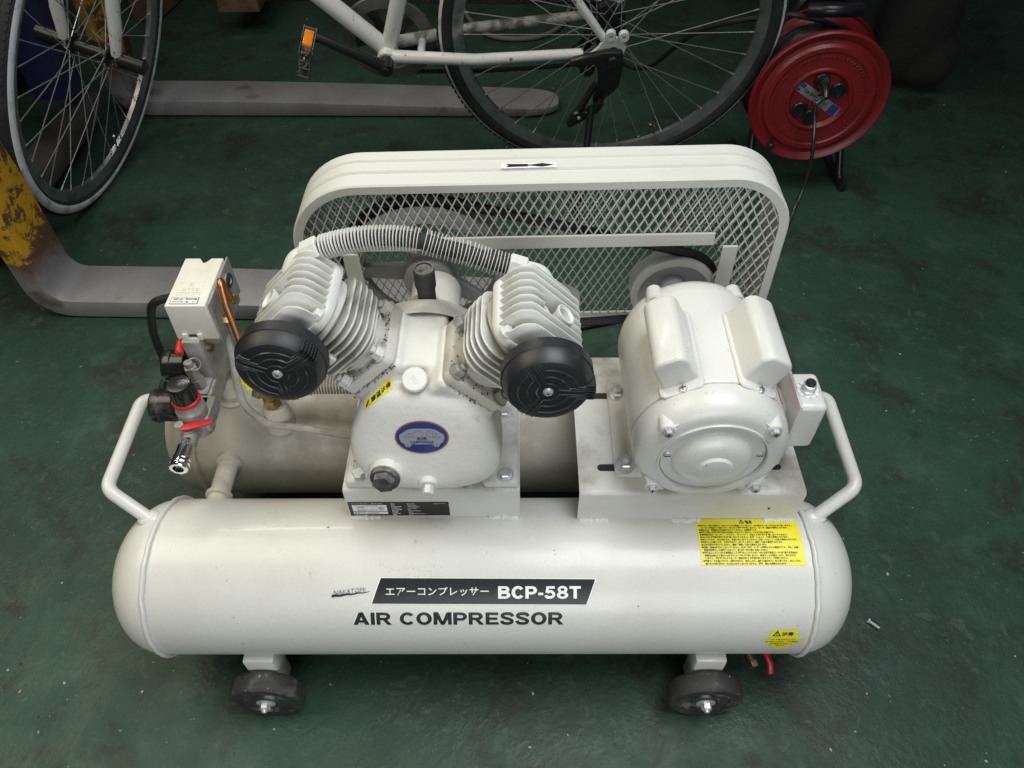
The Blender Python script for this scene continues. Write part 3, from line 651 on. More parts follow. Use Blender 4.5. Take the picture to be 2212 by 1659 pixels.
for ln in ([(-.0225, .001), (.0225, .001)], [(-.010, .003), (-.0085, .008), (-.004, .0098), (.001, .008), (.002, .003)], [(-.0185, .003), (-.0135, .0065), (-.0110, .004)], [(.006, .0025), (.006, .0075), (.0085, .0095), (.012, .0095), (.0135, .0065), (.0125, .0025)], [(.016, .003), (.0165, .0068), (.0185, .004)]):
    for (xa, ya), (xb, yb) in zip(ln, ln[1:]):
        d = Vector((xb - xa, yb - ya)).normalized() * .00035; p = Vector((-d.y, d.x))
        join(bm, surf(polyface([(xa - p.x, ya - p.y), (xb - p.x, yb - p.y), (xb + p.x, yb + p.y), (xa + p.x, ya + p.y)]), .0019), None, 3)
for s in (-1, 1):
    cc = oval(.0013, .0013, 10); join(bm, surf(polyface([(s * .0168 + x, -.0098 + y) for x, y in cc]), .0019), None, 3)
join(bm, surf(fit(text('AIR', .02, 2, 1.15), -.0062, .0062, -.0030, .0010), .0020), None, 4); join(bm, surf(fit(text('COMPRESSOR', .02, 2, 1.15), -.0135, .0135, -.0072, -.0040), .0020), None, 4)
obj('badge', bm, ['badge_blue', 'badge_rim', 'badge_silver', 'badge_line', 'print_black'], crank, ang=50)
# sight plug, drain bolt
def seat(x, z, nx, nz): return frame((x, ell_y(x, z), z), (nx, -1, nz), (1, 0, 0))
bm = nb(); M = frame((-.1055, .0125, .3985), (-.10, -1, .22), (1, 0, 0)); lathe(bm, [(.0, -.03), (.0208, -.03), (.0208, .004), (.0198, .0055), (.0180, .0055), (.0180, .003), (0, .003)], M, 36); plug_seat = obj('plug_boss', bm, 'cast_paint', crank)
bm = nb(); lathe(bm, [(0, .003), (.0178, .004), (.0178, .0085), (.0162, .0105), (0, .0105)], M, 32); hexhead(bm, M @ T(0, 0, .0105) @ Matrix.Rotation(R_(15), 4, 'Z'), .0138, .008)
obj('sight_plug', bm, 'grimy_plastic', crank)
bm = nb(); M = frame((-.0570, .0100, .3830), (0, -1, -.02), (1, 0, 0)); lathe(bm, [(0, -.03), (.0115, -.03), (.0115, .0035), (.0105, .0045), (0, .0045)], M, 30); hexhead(bm, M @ T(0, 0, .0045), .0066, .011)
obj('drain_bolt', bm, 'white_paint', crank)
for x, y in ((-.1510, .046), (.0340, .046), (.0320, .146), (-.1510, .186)): hexbolt(x, y, .3475, 'foot_bolt', AC)
# hot-surface sticker on the left shoulder
from mathutils.bvhtree import BVHTree
_bv = BVHTree.FromPolygons([v.co + WO[crank.name] for v in crank.data.vertices], [tuple(p.vertices) for p in crank.data.polygons])
HS = [Vector(q) for q in ((-.1325, .079, .4375), (-.0945, .077, .4808), (-.0965, .084, .4895), (-.1310, .080, .4520))]
def shoulder(t, off):        # unit square (x along, y across) laid on the casting
    for v in t.verts:
        a, b = v.co.x, v.co.y; p = HS[0] * (1 - a) * (1 - b) + HS[1] * a * (1 - b) + HS[2] * a * b + HS[3] * (1 - a) * b
        d = Vector((-.16, .57, -.68)).normalized(); h = _bv.ray_cast(p - d * .3, d); v.co = h[0] - d * off
    return t
def grid(x0, x1, y0, y1, nx, ny):
    t = nb(); g = [[t.verts.new((x0 + (x1 - x0) * i / nx, y0 + (y1 - y0) * k / ny, 0)) for k in range(ny + 1)] for i in range(nx + 1)]
    for i in range(nx):
        for k in range(ny): t.faces.new((g[i][k], g[i + 1][k], g[i + 1][k + 1], g[i][k + 1]))
    return t
bm = nb(); join(bm, shoulder(grid(0, 1, 0, 1, 24, 8), .0008), None, 0)
for t_, o_ in ((fit(text('高温注意', .03, 2), .24, .96, .17, .83), .0013), (polyface([(.04, .16), (.09, .16), (.15, .5), (.17, .84), (.12, .84), (.06, .5)]), .0013), (polyface([(.15, .16), (.21, .18), (.21, .28), (.15, .26)]), .0013)):
    bmesh.ops.triangulate(t_, faces=t_.faces[:]); join(bm, shoulder(t_, o_), None, 1)
obj('hot_surface_sticker', bm, ['label_yellow', 'print_black'], crank, smooth=False)
# cylinders, heads, filters
finmesh = {}
def pump_bank(s):
    M = cylM(s)
    bm = nb(); prism(bm, rrect(.0415, .0475, .010, 4), .0795, .0935, M, .0025)
    lathe(bm, [(.034, .09), (.036, .17)], M, 28)
    lathe(bm, [(.045, .1565), (.048, .1585), (.048, .1640), (.0455, .1650), (.0455, .168)], M, 40)
    cy = obj('cylinder', bm, 'dusty_paint' if s < 0 else 'soiled_paint', AC, ang=40)
    for k, d in enumerate((.1005, .1085, .1170, .1260, .1345, .1430, .1515)):
        hb = (.031, .036, .0445, .0480, .0495, .0505, .0505)[k]
        f = nb(); prism(f, rrect(hb, min(.0485, hb + .003), min(.026, hb * .6), 6), d - .0012, d + .0012, M, .0008, 1)
        obj('cooling_fin', f, 'fin_paint', cy, ang=40)
    for i, (px, py) in enumerate(((-s * .0325, -.0375), (-s * .0325, .0375), (s * .0325, -.0375), (s * .0325, .0375))):
        b = nb(); hexhead(b, M @ T(px, py, .0935), .0088, .010, flange=.0105); cyl(b, M @ Vector((px, py, .1035)), M @ Vector((px, py, .1085)), .0045, 12, bv=.001)
        obj('flange_nut', b, 'dusty_paint' if s < 0 else 'zinc', cy)
    b = nb(); lathe(b, [(0, .155), (.007, .155), (.007, .163)], M @ T(s * .01, -.047, -.006), 14); box(b, (s * .004 - .006, -.0515, .130), (s * .004 + .006, -.043, .147), .002, M=M)
    obj('cylinder_lug', b, 'alloy_paint', cy)
    # head
    bm = nb(); prism(bm, rrect(.0500, .0500, .022, 6), .1680, .1790, M, .002)
    hd = obj('cylinder_head', bm, 'alloy_paint', AC, ang=40)
    ys = [-.0465 + .0116 * i for i in range(9)]
    for i, y in enumerate(ys):
        hh = .2185 - (.004 if i in (0, 8) else 0); w = .0490 if 0 < i < 8 else .041
        cut = i in (3, 4)
        prof = lambda x0, x1, c0, c1: [(x0, .178), (x1, .178)] + ([(x1, hh - .019), (x1 - .0025, hh - .010), (x1 - .010, hh - .002), (x1 - .016, hh)] if c1 else [(x1, hh - .006), (x1 - .004, hh)]) + \
            ([(x0 + .016, hh), (x0 + .010, hh - .002), (x0 + .0025, hh - .010), (x0, hh - .019)] if c0 else [(x0 + .004, hh), (x0, hh - .006)])
        segs = [(-w, w, 1, 1)] if not cut else [(-w, -.016, 1, 0), (.018, w, 0, 1)]
        for g in segs:
            f = nb(); prism(f, prof(*g), -.0009, .0009, M @ T(0, y, 0) @ Matrix(((1, 0, 0, 0), (0, 0, 1, 0), (0, 1, 0, 0), (0, 0, 0, 1))), .0007, 1)
            obj('head_fin', f, 'alloy_paint', hd, ang=45)
    b = nb(); yb = .5 * (ys[3] + ys[4]); px = s * .012
    lathe(b, [(.0085, .180), (.0078, .200), (.0095, .211), (.0122, .2170), (.0124, .2190), (.0110, .2195), (.0082, .217), (.0070, .206), (0, .205)], M @ T(px, yb, 0), 26)
    lathe(b, [(.0125, .183), (.0105, .203), (.0090, .206), (.0060, .206), (.0058, .200), (0, .200)], M @ T(px - s * .021, yb, 0), 22)
    box(b, (min(px, px - s * .022), yb - .004, .186), (max(px, px - s * .022), yb + .004, .200), .002, M=M)
    obj('port_boss', b, 'alloy_paint', hd)
    for x_, y_ in ((-s * .040, -.0415), (s * .040, -.0415), (s * .040, .0415)):
        b = nb(); hexhead(b, M @ T(x_, y_, .1790), .0062, .007, flange=.0078); obj('head_bolt', b, 'alloy_paint', hd)
    # air filter on the front of the head
    a = Vector((s * .02, -1, .04)).normalized(); c = Vector((-.2024, .0350, .5500) if s < 0 else (.0809, .0080, .5510)) - a * .0362; F = frame(c, a, (1, 0, 0)) @ Matrix.Scale(.965, 4)
    bm = nb(); lathe(bm, [(0, -.022), (.016, -.022), (.016, .002), (.0485, .0025), (.0505, .005), (.0505, .019), (.0492, .0195), (.0490, .0205), (.0470, .030), (.0430, .0355), (.0375, .0370), (.0140, .0362), (0, .0362)], F, 64)
    fl = obj('air_filter', bm, 'black_plastic', AC, ang=28)
    bm = nb(); base = R_(35) if s < 0 else R_(-4)
    face = lambda r: .0368 if r < .038 else (.0368 - (r - .038) * .30 if r < .044 else .0350 - (r - .044) * .9)
    def ridge(pts): tube(bm, [F @ Vector((x, y, face(math.hypot(x, y)))) for x, y in pts], .00085, 5)
    for k in range(3):
        a0 = base + k * 2 * math.pi / 3; a1 = a0 + 2 * math.pi / 3
        for q, off in ((.0125, .0030), (.0225, .0060), (.0325, .0090)):
            g0 = a0 + math.asin(off / q); g1 = a1 - math.asin(off / q); n = 12
            line = []
            L0 = .0455 - off * .18
            line.append((L0 * math.cos(a0) - off * math.sin(a0), L0 * math.sin(a0) + off * math.cos(a0)))
            line += [(q * math.cos(g0 + (g1 - g0) * i / n), q * math.sin(g0 + (g1 - g0) * i / n)) for i in range(n + 1)]
            line.append((L0 * math.cos(a1) + off * math.sin(a1), L0 * math.sin(a1) - off * math.cos(a1)))
            pp = []
            for (xa, ya), (xb, yb_) in zip(line, line[1:]):
                for i in range(4): pp.append((xa + (xb - xa) * i / 4, ya + (yb_ - ya) * i / 4))
            ridge(pp + [line[-1]])
    obj('filter_ridges', bm, 'ridge_plastic', fl, ang=60)
    bm = nb()
    for q in (-.0095, -.0055, -.0015, .0025, .0065, .0105):
        p = F @ Matrix.Rotation(base, 4, 'Z'); box(bm, (.0385, q - .0009, .020), (.0515 - abs(q) * .12, q + .0009, .0368), .0006, 1, M=p)
    obj('intake_louvre', bm, 'black_plastic', fl)
    bm = nb(); lathe(bm, [(0, .0360), (.0058, .0360), (.0058, .0368), (.0045, .0386), (.002, .0394), (0, .0395)], F, 20)
    for a_ in (0, 90): box(bm, (-.0024, -.0004, .0388), (.0024, .0004, .0397), M=F @ Matrix.Rotation(R_(a_ + 20), 4, 'Z'), mi=1)
    obj('filter_screw', bm, ['steel', 'gasket_black'], fl)
for s in (-1, 1): pump_bank(s)
def blob(bm, p, r, mi=0):
    t_ = nb(); bmesh.ops.create_icosphere(t_, subdivisions=1, radius=r)
    for v in t_.verts: v.co *= random.uniform(.6, 1.2)
    join(bm, t_, T(*p), mi)
for s in (-1, 1):
    bm = nb(); M = cylM(s)
    for k in range(150):
        q = random.random()
        if q < .5: p = (random.choice((-1, 1)) * random.uniform(.030, .0405), random.uniform(-.045, .045), .0938)
        elif q < .8: p = (random.uniform(-.040, .040), random.choice((-1, 1)) * random.uniform(.034, .0465), .0938)
        else: p = (random.uniform(-.041, .041), -.0480, random.uniform(.076, .0815))
        blob(bm, M @ Vector(p), random.uniform(.0005, .0016), 0 if random.random() < .75 else 1)
    obj('grime_grains', bm, ['grime', 'pale_dust'], crank, kind='stuff')
bm = nb()
for k in range(150):
    x = random.uniform(-.112, -.002); blob(bm, (x, random.uniform(.040, .060) + .004 * math.sin(x * 90), .3348), random.uniform(.001, .0032) * (1 if x > -.06 else .7), 1 if random.random() < .8 else 0)
for k in range(70): blob(bm, (random.uniform(-.162, -.130), random.uniform(.05, .14), .3478), random.uniform(.0004, .0012), 0)
obj('dust_grains', bm, ['grime', 'pale_dust'], pump_plate, kind='stuff')
# finned hose bridging the two heads
hp = smoothpath([(-.1700, .176, .6050), (-.140, .177, .6130), (-.113, .178, .6165), (-.0870, .178, .6165), (-.0600, .177, .6135), (-.0340, .175, .6060), (-.0070, .173, .5990), (.018, .170, .5905), (.0400, .167, .5850)], 12)
bm = nb(); tube(bm, hp, .0092, 16); hose = obj('finned_pipe', bm, 'gasket_black', AC)
cum = [0]
for a, b in zip(hp, hp[1:]): cum.append(cum[-1] + (b - a).length)
def at_len(L):
    for i in range(len(hp) - 1):
        if cum[i + 1] >= L: break
    f = (L - cum[i]) / (cum[i + 1] - cum[i]); return hp[i].lerp(hp[i + 1], f), (hp[i + 1] - hp[i]).normalized()
fm = nb(); lathe(fm, [(.0088, -.0002), (.0142, -.00045), (.0145, 0), (.0142, .00045), (.0088, .0002)], None, 28)
proto = None; L = .004; half = cum[-1] * .53; jump = False
while L < cum[-1] - .002:
    p, d = at_len(L); d = (d + Vector((random.uniform(-1, 1), random.uniform(-1, 1), random.uniform(-1, 1))) * (.02 if L < half else .045)).normalized()
    if proto is None:
        proto = obj('pipe_fin', fm, 'alloy_paint', hose, ang=60, origin=(0, 0, 0)); proto.rotation_mode = 'QUATERNION'; o = proto; o.location = p - WO[hose.name]
    else: o = dup(proto, p, hose)
    o.rotation_quaternion = d.to_track_quat('Z', 'Y')
    L += .0037 if L < half else .0041
    if L > half and not jump: L += .0045; jump = True
for p0, p1, rr in (((-.1890, .174, .5960), (-.1695, .176, .6052), .0150), ((.0395, .167, .5852), (.0590, .165, .5795), .0150)):
    bm = nb(); M = frame(p0, Vector(p1) - Vector(p0)); ln = (Vector(p1) - Vector(p0)).length
    lathe(bm, [(0, 0), (rr * .9, 0), (rr, .0015), (rr, ln - .0015), (rr * .9, ln), (0, ln)], M, 6); obj('pipe_nut', bm, 'alloy_paint', hose)
for pts in ([(-.189, .174, .596), (-.199, .171, .590), (-.206, .163, .578)], [(.059, .165, .5795), (.076, .160, .5755), (.083, .148, .562), (.083, .130, .555)]):
    bm = nb(); tube(bm, smoothpath(pts, 6), .0118, 16); obj('pipe_elbow', bm, 'alloy_paint', hose)
# discharge pipe below the left bank and its check valve
bm = nb(); dp = [(-.285, .205, .333), (-.262, .209, .333), (-.235, .211, .333), (-.205, .211, .333), (-.170, .208, .335), (-.140, .200, .36)]
tube(bm, dp, .007, 12); dpipe = obj('discharge_pipe', bm, 'zinc', AC)
fm = nb(); lathe(fm, [(.0066, -.0003), (.0140, -.0005), (.0140, .0005), (.0066, .0003)], None, 24); proto2 = None
for k in range(22):
    x = -.256 + k * .0042; p = Vector((x, .209 + (.002 if x > -.24 else 0), .333))
    if proto2 is None: proto2 = obj('pipe_fin', fm, 'soiled_paint', dpipe, ang=60, origin=(0, 0, 0)); o = proto2; o.location = p - WO[dpipe.name]; o.rotation_euler = (0, R_(90), 0)
    else: o = dup(proto2, p, dpipe)
bm = nb(); lathe(bm, [(.0225, .255), (.0215, .270), (.0185, .292), (.0165, .300), (0, .300)], T(-.3020, .2020, 0), 28); cvs = obj('valve_stub', bm, 'soiled_paint', AC)
bm = nb(); hexhead(bm, T(-.3040, .2020, .300), .0125, .014); cyl(bm, (-.304, .202, .314), (-.304, .202, .335), .008, 14); hexhead(bm, T(-.304, .202, .326), .0120, .010)
cyl(bm, (-.304, .202, .332), (-.285, .205, .333), .0085, 14); hexhead(bm, frame((-.296, .2035, .3325), (1, .1, 0)), .0110, .010); cyl(bm, (-.304, .202, .318), (-.327, .207, .322), .006, 12); hexhead(bm, frame((-.318, .2055, .320), (-1, .2, .2)), .0085, .010)
obj('check_valve', bm, 'brass', cvs)
bm = nb(); tube(bm, smoothpath([(-.372, .275, .41), (-.3784, .2881, .372), (-.3721, .2749, .354), (-.3651, .2585, .340), (-.3547, .2267, .330), (-.3498, .2109, .318), (-.3417, .1975, .300), (-.3185, .1832, .286), (-.3008, .1805, .279), (-.25, .1760, .274), (-.1925, .1690, .268), (-.15, .166, .262)], 6), .0058, 10); obj('unloader_tube', bm, 'soft_tube', AC)
# ------------------------------------------------------------------ pressure switch and regulator group
bm = nb(); cyl(bm, (-.3790, .2420, .262), (-.3790, .2420, .318), .0155, 24, r2=.0135)
lathe(bm, [(.0175, .270), (.0225, .272), (.021, .279), (.0145, .282)], T(-.379, .242, 0), 24); obj('tank_stub', bm, 'soiled_paint', AC)
bm = nb()
box(bm, (-.404, .150, .318), (-.371, .312, .352), .003, M=None)
box(bm, (-.400, .175, .352), (-.375, .262, .356), .001); box(bm, (-.398, .205, .34), (-.372, .300, .425), .004)
mani = obj('manifold', bm, 'zinc', AC)
bm = nb(); zt = .480
poly = [(-.4000, .200), (-.3515, .200), (-.3480, .206), (-.3480, .303), (-.3545, .311), (-.3655, .311), (-.3700, .305), (-.3735, .302), (-.3775, .305), (-.3825, .311), (-.3975, .311), (-.4040, .303), (-.4040, .206)]
poly = [(-.4040, .2150), (-.3490, .2150), (-.3490, .3120), (-.3650, .3120), (-.3705, .3040), (-.3740, .3020), (-.3775, .3035), (-.3835, .3120), (-.4040, .3120)]
t_ = nb(); a = [t_.verts.new((x, y, .4215)) for x, y in poly]; b = [t_.verts.new((x * 1 + (.0015 if x < -.376 else -.0015), y + (.0015 if y < .25 else 0), zt)) for x, y in poly]
t_.faces.new(a[::-1]); t_.faces.new(b)
for i in range(len(poly)): t_.faces.new((a[i], a[(i + 1) % len(poly)], b[(i + 1) % len(poly)], b[i]))
bmesh.ops.recalc_face_normals(t_, faces=t_.faces); bevel(t_, .0045, 3, 40); join(bm, t_)
for xx in (-.3905, -.3705): box(bm, (xx - .0033, .2105, .4240), (xx + .0033, .2150, .4345), .0008)
box(bm, (-.3905, .2108, .4235), (-.3705, .2150, .4262), .0005)
psw = obj('pressure_switch', bm, 'ivory_plastic', AC, ang=40)
bm = nb(); box(bm, (-.3860, .2138, .4275), (-.3750, .2145, .4305)); obj('latch_slot', bm, 'gasket_black', psw, smooth=False)
bm = nb(); LM = T(-.3790, .2265, zt + .0002) @ Matrix.Rotation(math.pi, 4, 'Z')
prism(bm, rrect(.0180, .0064, .0005, 2), 0, .0003, LM, mi=0); prism(bm, rrect(.0172, .0057, .0004, 2), .0003, .0005, LM, mi=1)
join(bm, fit(text('MODEL: SP-205', .02, 2), -.0155, .0145, .0002, .0040), LM @ T(0, -.0045, .0008), 0)
join(bm, fit(text('CE', -.01, 2), -.0155, -.0105, .0012, .0044), LM @ T(0, 0, .0008), 0); join(bm, fit(text('UR', .03, 2), -.0060, -.0025, .0012, .0044), LM @ T(0, 0, .0008), 0); join(bm, fit(text('E252248', 0, 2), .0015, .0150, .0014, .0040), LM @ T(0, 0, .0008), 0)
obj('switch_label', bm, ['print_black', 'label_white'], psw, smooth=False)
bm = nb(); EM = T(-.3775, .2500, zt) @ Matrix.Rotation(math.pi, 4, 'Z')
for a, b in (((-.0155, -.0125), (.0155, -.0119)), ((-.0155, .0119), (.0155, .0125)), ((-.0155, -.0125), (-.0149, .0125)), ((.0149, -.0125), (.0155, .0125))): box(bm, (a[0], a[1], 0), (b[0], b[1], .0004), M=EM)
for s_, bb in (('SUNNY', (-.0125, .0125, -.0010, .0045)), ('AUTO SWITCH', (-.0135, .0135, .0070, .0092)), ('G', (-.003, .003, -.0095, -.0040))):
    tt = fit(text(s_, .02, 2), *bb); r = bmesh.ops.extrude_face_region(tt, geom=tt.faces[:]); bmesh.ops.translate(tt, verts=[v for v in r['geom'] if isinstance(v, bmesh.types.BMVert)], vec=(0, 0, .0005)); join(bm, tt, EM)
obj('embossed_panel', bm, 'ivory_plastic', psw, smooth=False)
bm = nb(); box(bm, (-.3490, .222, .415), (-.3465, .318, .478), .0008); box(bm, (-.404, .222, .404), (-.347, .312, .4215), .003)
lathe(bm, [(.0105, 0), (.0105, .002), (.0085, .0035), (.0055, .0035), (.0045, .001), (0, .001)], frame((-.3465, .292, .458), (1, 0, 0)), 24)
obj('switch_base', bm, 'zinc', psw)
bm = nb(); lathe(bm, [(.0105, .002), (.0090, .0041), (.0060, .0041), (.0048, .0018), (0, .0018)], frame((-.3464, .292, .458), (1, 0, 0)), 24); obj('cable_gland', bm, 'gasket_black', psw)
bm = nb(); cyl(bm, (-.349, .268, .446), (-.330, .262, .450), .0052, 12); hexhead(bm, frame((-.344, .2665, .447), (1, -.2, .1)), .0085, .007); hexhead(bm, frame((-.336, .264, .4485), (1, -.2, .1)), .0075, .005); hexhead(bm, frame((-.347, .245, .430), (1, 0, 0)), .0075, .008)
obj('tube_nut', bm, 'brass', mani)
bm = nb(); tube(bm, fillet([(-.336, .262, .452), (-.330, .240, .5060), (-.322, .2150, .4800), (-.308, .1880, .4480), (-.304, .186, .40), (-.304, .198, .345)], .008, 6), .0046, 12); obj('copper_tube', bm, 'copper', AC)
# red-tipped unloader lever and brass fittings under the switch
bm = nb(); cyl(bm, (-.396, .245, .405), (-.4135, .232, .402), .0085, 16, bv=.001); cyl(bm, (-.385, .222, .400), (-.366, .222, .400), .0075, 12); hexhead(bm, frame((-.389, .220, .400), (1, 0, 0)), .0075, .008); obj('unloader_valve', bm, 'brass', mani)
bm = nb(); cyl(bm, (-.4060, .226, .412), (-.4025, .200, .409), .0050, 12, r2=.0058, bv=.002); obj('unloader_lever', bm, 'red_plastic', mani)
# safety valve with pull ring
bm = nb(); sv = Vector((-.3880, .190, .356)); dz = Vector((-.12, .10, 1)).normalized()
cyl(bm, sv, sv + dz * .014, .0100, 6); cyl(bm, sv + dz * .012, sv + dz * .030, .0080, 18); hexhead(bm, frame(sv + dz * .030, dz), .0090, .006); cyl(bm, sv + dz * .036, sv + dz * .044, .0060, 14, bv=.001)
c = sv + dz * .040 + Vector((.008, -.001, .0005)); M = frame(c, (.45, -.75, .55))
tube(bm, [M @ Vector((.0085 * math.cos(a * .3142), .0085 * math.sin(a * .3142), 0)) for a in range(20)], .0007, 6, closed=True)
obj('safety_valve', bm, 'zinc', mani)
# two pressure gauges facing left
for y, z in ((.231, .352), (.1655, .343)):
    bm = nb(); M = frame((-.4110, y, z), (-1, 0, 0), (0, 1, 0))
    lathe(bm, [(0, -.004), (.010, -.004), (.0190, .003), (.0222, .007), (.0222, .024), (.0234, .026), (.0234, .034), (.0220, .037), (.0200, .0345), (0, .0345)], M, 40); cyl(bm, (-.413, y, z), (-.400, y, z), .007, 12)
    g = obj('pressure_gauge', bm, 'dusty_black', AC, ang=30)
    bm = nb(); lathe(bm, [(0, .0346), (.0183, .0346), (.0183, .0350), (0, .0350)], M, 32); obj('gauge_dial', bm, 'label_white', g)
# regulator
bm = nb(); cyl(bm, (-.3860, .1440, .318), (-.3860, .1440, .366), .0195, 28, bv=.002); lathe(bm, [(.0195, .366), (.0170, .370), (.0165, .380), (0, .380)], T(-.386, .144, 0), 28); box(bm, (-.4050, .132, .325), (-.3640, .176, .352), .004); cyl(bm, (-.386, .170, .338), (-.386, .10, .338), .0105, 18)
hexhead(bm, frame((-.386, .132, .338), (0, -1, 0)), .0135, .012); reg = obj('regulator', bm, 'zinc', AC)
bm = nb(); lathe(bm, [(.0150, .358), (.0176, .358), (.0176, .3625), (.0150, .3645)], T(-.386, .144, .0205), 36)
for k in range(24): box(bm, (.0172, -.0012, .3585), (.0184, .0012, .3632), M=T(-.386, .144, .0205) @ Matrix.Rotation(2 * math.pi * k / 24, 4, 'Z'))
obj('lock_ring', bm, 'red_plastic', reg)
bm = nb(); lathe(bm, [(.0160, .3640), (.0158, .388), (.0145, .392), (.0125, .3925), (0, .3925)], T(-.386, .144, .0205), 40)
for k in range(20): box(bm, (.0148, -.0011, .366), (.0170, .0011, .388), .0004, 1, M=T(-.386, .144, .0205) @ Matrix.Rotation(2 * math.pi * k / 20, 4, 'Z'))
obj('regulator_knob', bm, 'dusty_black', reg)
bm = nb(); M = frame((-.3870, .1140, .3390), (0, -1, 0), (1, 0, 0))
lathe(bm, [(.0095, -.012), (.0095, .006), (.0115, .008), (.0115, .018), (.0085, .019)], M, 6)
lathe(bm, [(.0090, .016), (.0112, .018), (.0112, .034), (.0122, .035), (.0122, .0385), (.0112, .0395), (.0125, .041), (.0128, .0445), (.0115, .0455), (.0122, .047), (.0122, .051), (.0108, .052), (.0072, .052), (.0066, .040), (0, .040)], M, 32)
obj('quick_coupler', bm, 'chrome', AC)
bm = nb(); cyl(bm, (-.396, .1190, .340), (-.396, .1190, .360), .0062, 6); cyl(bm, (-.386, .118, .345), (-.386, .118, .352), .008, 12); obj('valve_stem', bm, 'zinc', reg)
bm = nb(); prism(bm, [(-.006, -.004), (.004, -.0055), (.030, -.0030), (.036, .000), (.036, .0060), (.028, .0065), (.004, .0060), (-.006, .004)], .3545, .3580, T(-.3885, .1165, 0) @ Matrix.Rotation(R_(14), 4, 'Z'), .001); obj('valve_lever', bm, 'red_plastic', reg)
# yellow tag on the rear tank, power lead
bm = nb(); TH = lambda x, a, off=.0006: Vector((x, YB - (RT + off) * math.cos(a), ZT + (RT + off) * math.sin(a)))
t_ = nb(); vs = [[t_.verts.new(TH(x, a)) for a in (R_(84), R_(92), R_(100), R_(108))] for x in (-.4080, -.3400)]
for i in range(3): t_.faces.new((vs[0][i], vs[1][i], vs[1][i + 1], vs[0][i + 1]))
join(bm, t_, None, 0)
for k in range(6):
    a0, a1 = R_(87 + 3 * k), R_(88.4 + 3 * k); t_ = nb(); t_.faces.new([t_.verts.new(TH(x, a, .0009)) for x, a in ((-.405, a0), (-.377 - .004 * (k % 3), a0), (-.377 - .004 * (k % 3), a1), (-.405, a1))]); join(bm, t_, None, 1)
obj('yellow_sticker', bm, ['label_yellow', 'print_black'], rear, smooth=False)
bm = nb(); tube(bm, smoothpath([(-.398, .285, .432), (-.415, .286, .434), (-.4330, .2880, .430), (-.4692, .2973, .408), (-.505, .325, .335), (-.525, .345, .27), (-.540, .362, .19), (-.56, .385, .10), (-.60, .43, .02), (-.66, .50, .0085), (-.60, .62, .0075), (-.35, .66, .0075), (-.05, .62, .0075), (.2, .66, .0075), (.42, .74, .0075), (.60, .90, .0075)], 8), .0062, 10); obj('power_lead', bm, 'cord_black', AC)
# ------------------------------------------------------------------ electric motor
MX, MZ = .2715, .431
MF = frame((MX, 0, MZ), (0, -1, 0), (1, 0, 0))            # local z points to the front
def mp(r, y): return (r, -y)
bm = nb()
lathe(bm, [mp(r, y) for r, y in ((0, .238), (.012, .238), (.014, .236), (.055, .235), (.071, .231), (.081, .223), (.0865, .212), (.0885, .202), (.0900, .2005), (.0905, .198), (.0900, .052), (.0892, .0490), (.0872, .0480), (.0872, .0466))], MF, 72)
motor = obj('motor_body', bm, 'white_paint', AC, ang=32)
bm = nb()
lathe(bm, [mp(r, y) for r, y in ((.0872, .0468), (.0892, .0455), (.0892, .0360), (.0880, .0270), (.0845, .0190), (.0790, .0135), (.0720, .0105), (.0655, .0098), (.0640, .0096), (.0635, .0074), (.0612, .0072), (.0604, .0090), (.0600, .0150), (.0560, .0150))], MF, 72)
def ear(ang, r, y0, y1):
    c = Vector((MX + r * math.cos(ang), y0, MZ + r * math.sin(ang))); c2 = Vector((MX + (r - .001) * math.cos(ang), y1, MZ + (r - .001) * math.sin(ang)))
    cyl(bm, c, c2, .0092, 18, r2=.0120, bv=.001)
    d = Vector((math.cos(ang), 0, math.sin(ang))); tn = Vector((-d.z, 0, d.x))
    for s in (-1, 1):
        t_ = nb(); p = [c + tn * s * .0080 + Vector((0, .001, 0)), c + tn * s * .021 - d * .004 + Vector((0, .006, 0)), c + tn * s * .010 + Vector((0, .020, 0)), c - d * .008 + Vector((0, .004, 0)), c + d * .005 + Vector((0, .018, 0))]
        vs = [t_.verts.new(q) for q in p]; bmesh.ops.convex_hull(t_, input=vs); join(bm, t_)
EARS = [(R_(42), .0780), (R_(138), .0780), (R_(-43), .0840), (R_(-137), .0840)]
for a, r in EARS: ear(a, r, .0090, .042)
bell = obj('motor_end_bell', bm, 'white_paint', AC, ang=32)
for a, r in EARS:
    b = nb(); M = frame((MX + r * math.cos(a), .0090, MZ + r * math.sin(a)), (0, -1, 0)); lathe(b, [(0, 0), (.0070, 0), (.0070, .0012), (0, .0012)], M, 18); hexhead(b, M @ T(0, 0, .0012), .0058, .0042); box(b, (-.0030, -.0006, .0052), (.0030, .0006, .0056), M=M, mi=1); box(b, (-.0006, -.0030, .0052), (.0006, .0030, .0056), M=M, mi=1)
    obj('bell_bolt', b, ['steel', 'gasket_black'], bell)
bm = nb(); lathe(bm, [mp(r, y) for r, y in ((.0590, .0130), (.0588, .0116), (.0570, .0112), (.0475, .0112), (.0464, .0104), (.0448, .0078), (.0418, .0042), (.0370, .0006), (.0300, -.0022), (.0240, -.0034), (.0212, -.0037), (.0190, -.0070), (.0172, -.0077), (0, -.0077))], MF, 72)
cov = obj('motor_end_cover', bm, 'white_paint', AC, ang=28)
for a in (8, 172):
    b = nb(); M = frame((MX + .0530 * math.cos(R_(a)), .0110, MZ + .0535 * math.sin(R_(a))), (0, -1, 0)); lathe(b, [(0, 0), (.0048, 0), (.0042, .0018), (.0020, .0026), (0, .0027)], M, 18); box(b, (-.0034, -.0005, .0018), (.0034, .0005, .0029), M=M, mi=1); obj('cover_screw', b, ['steel', 'gasket_black'], cov)
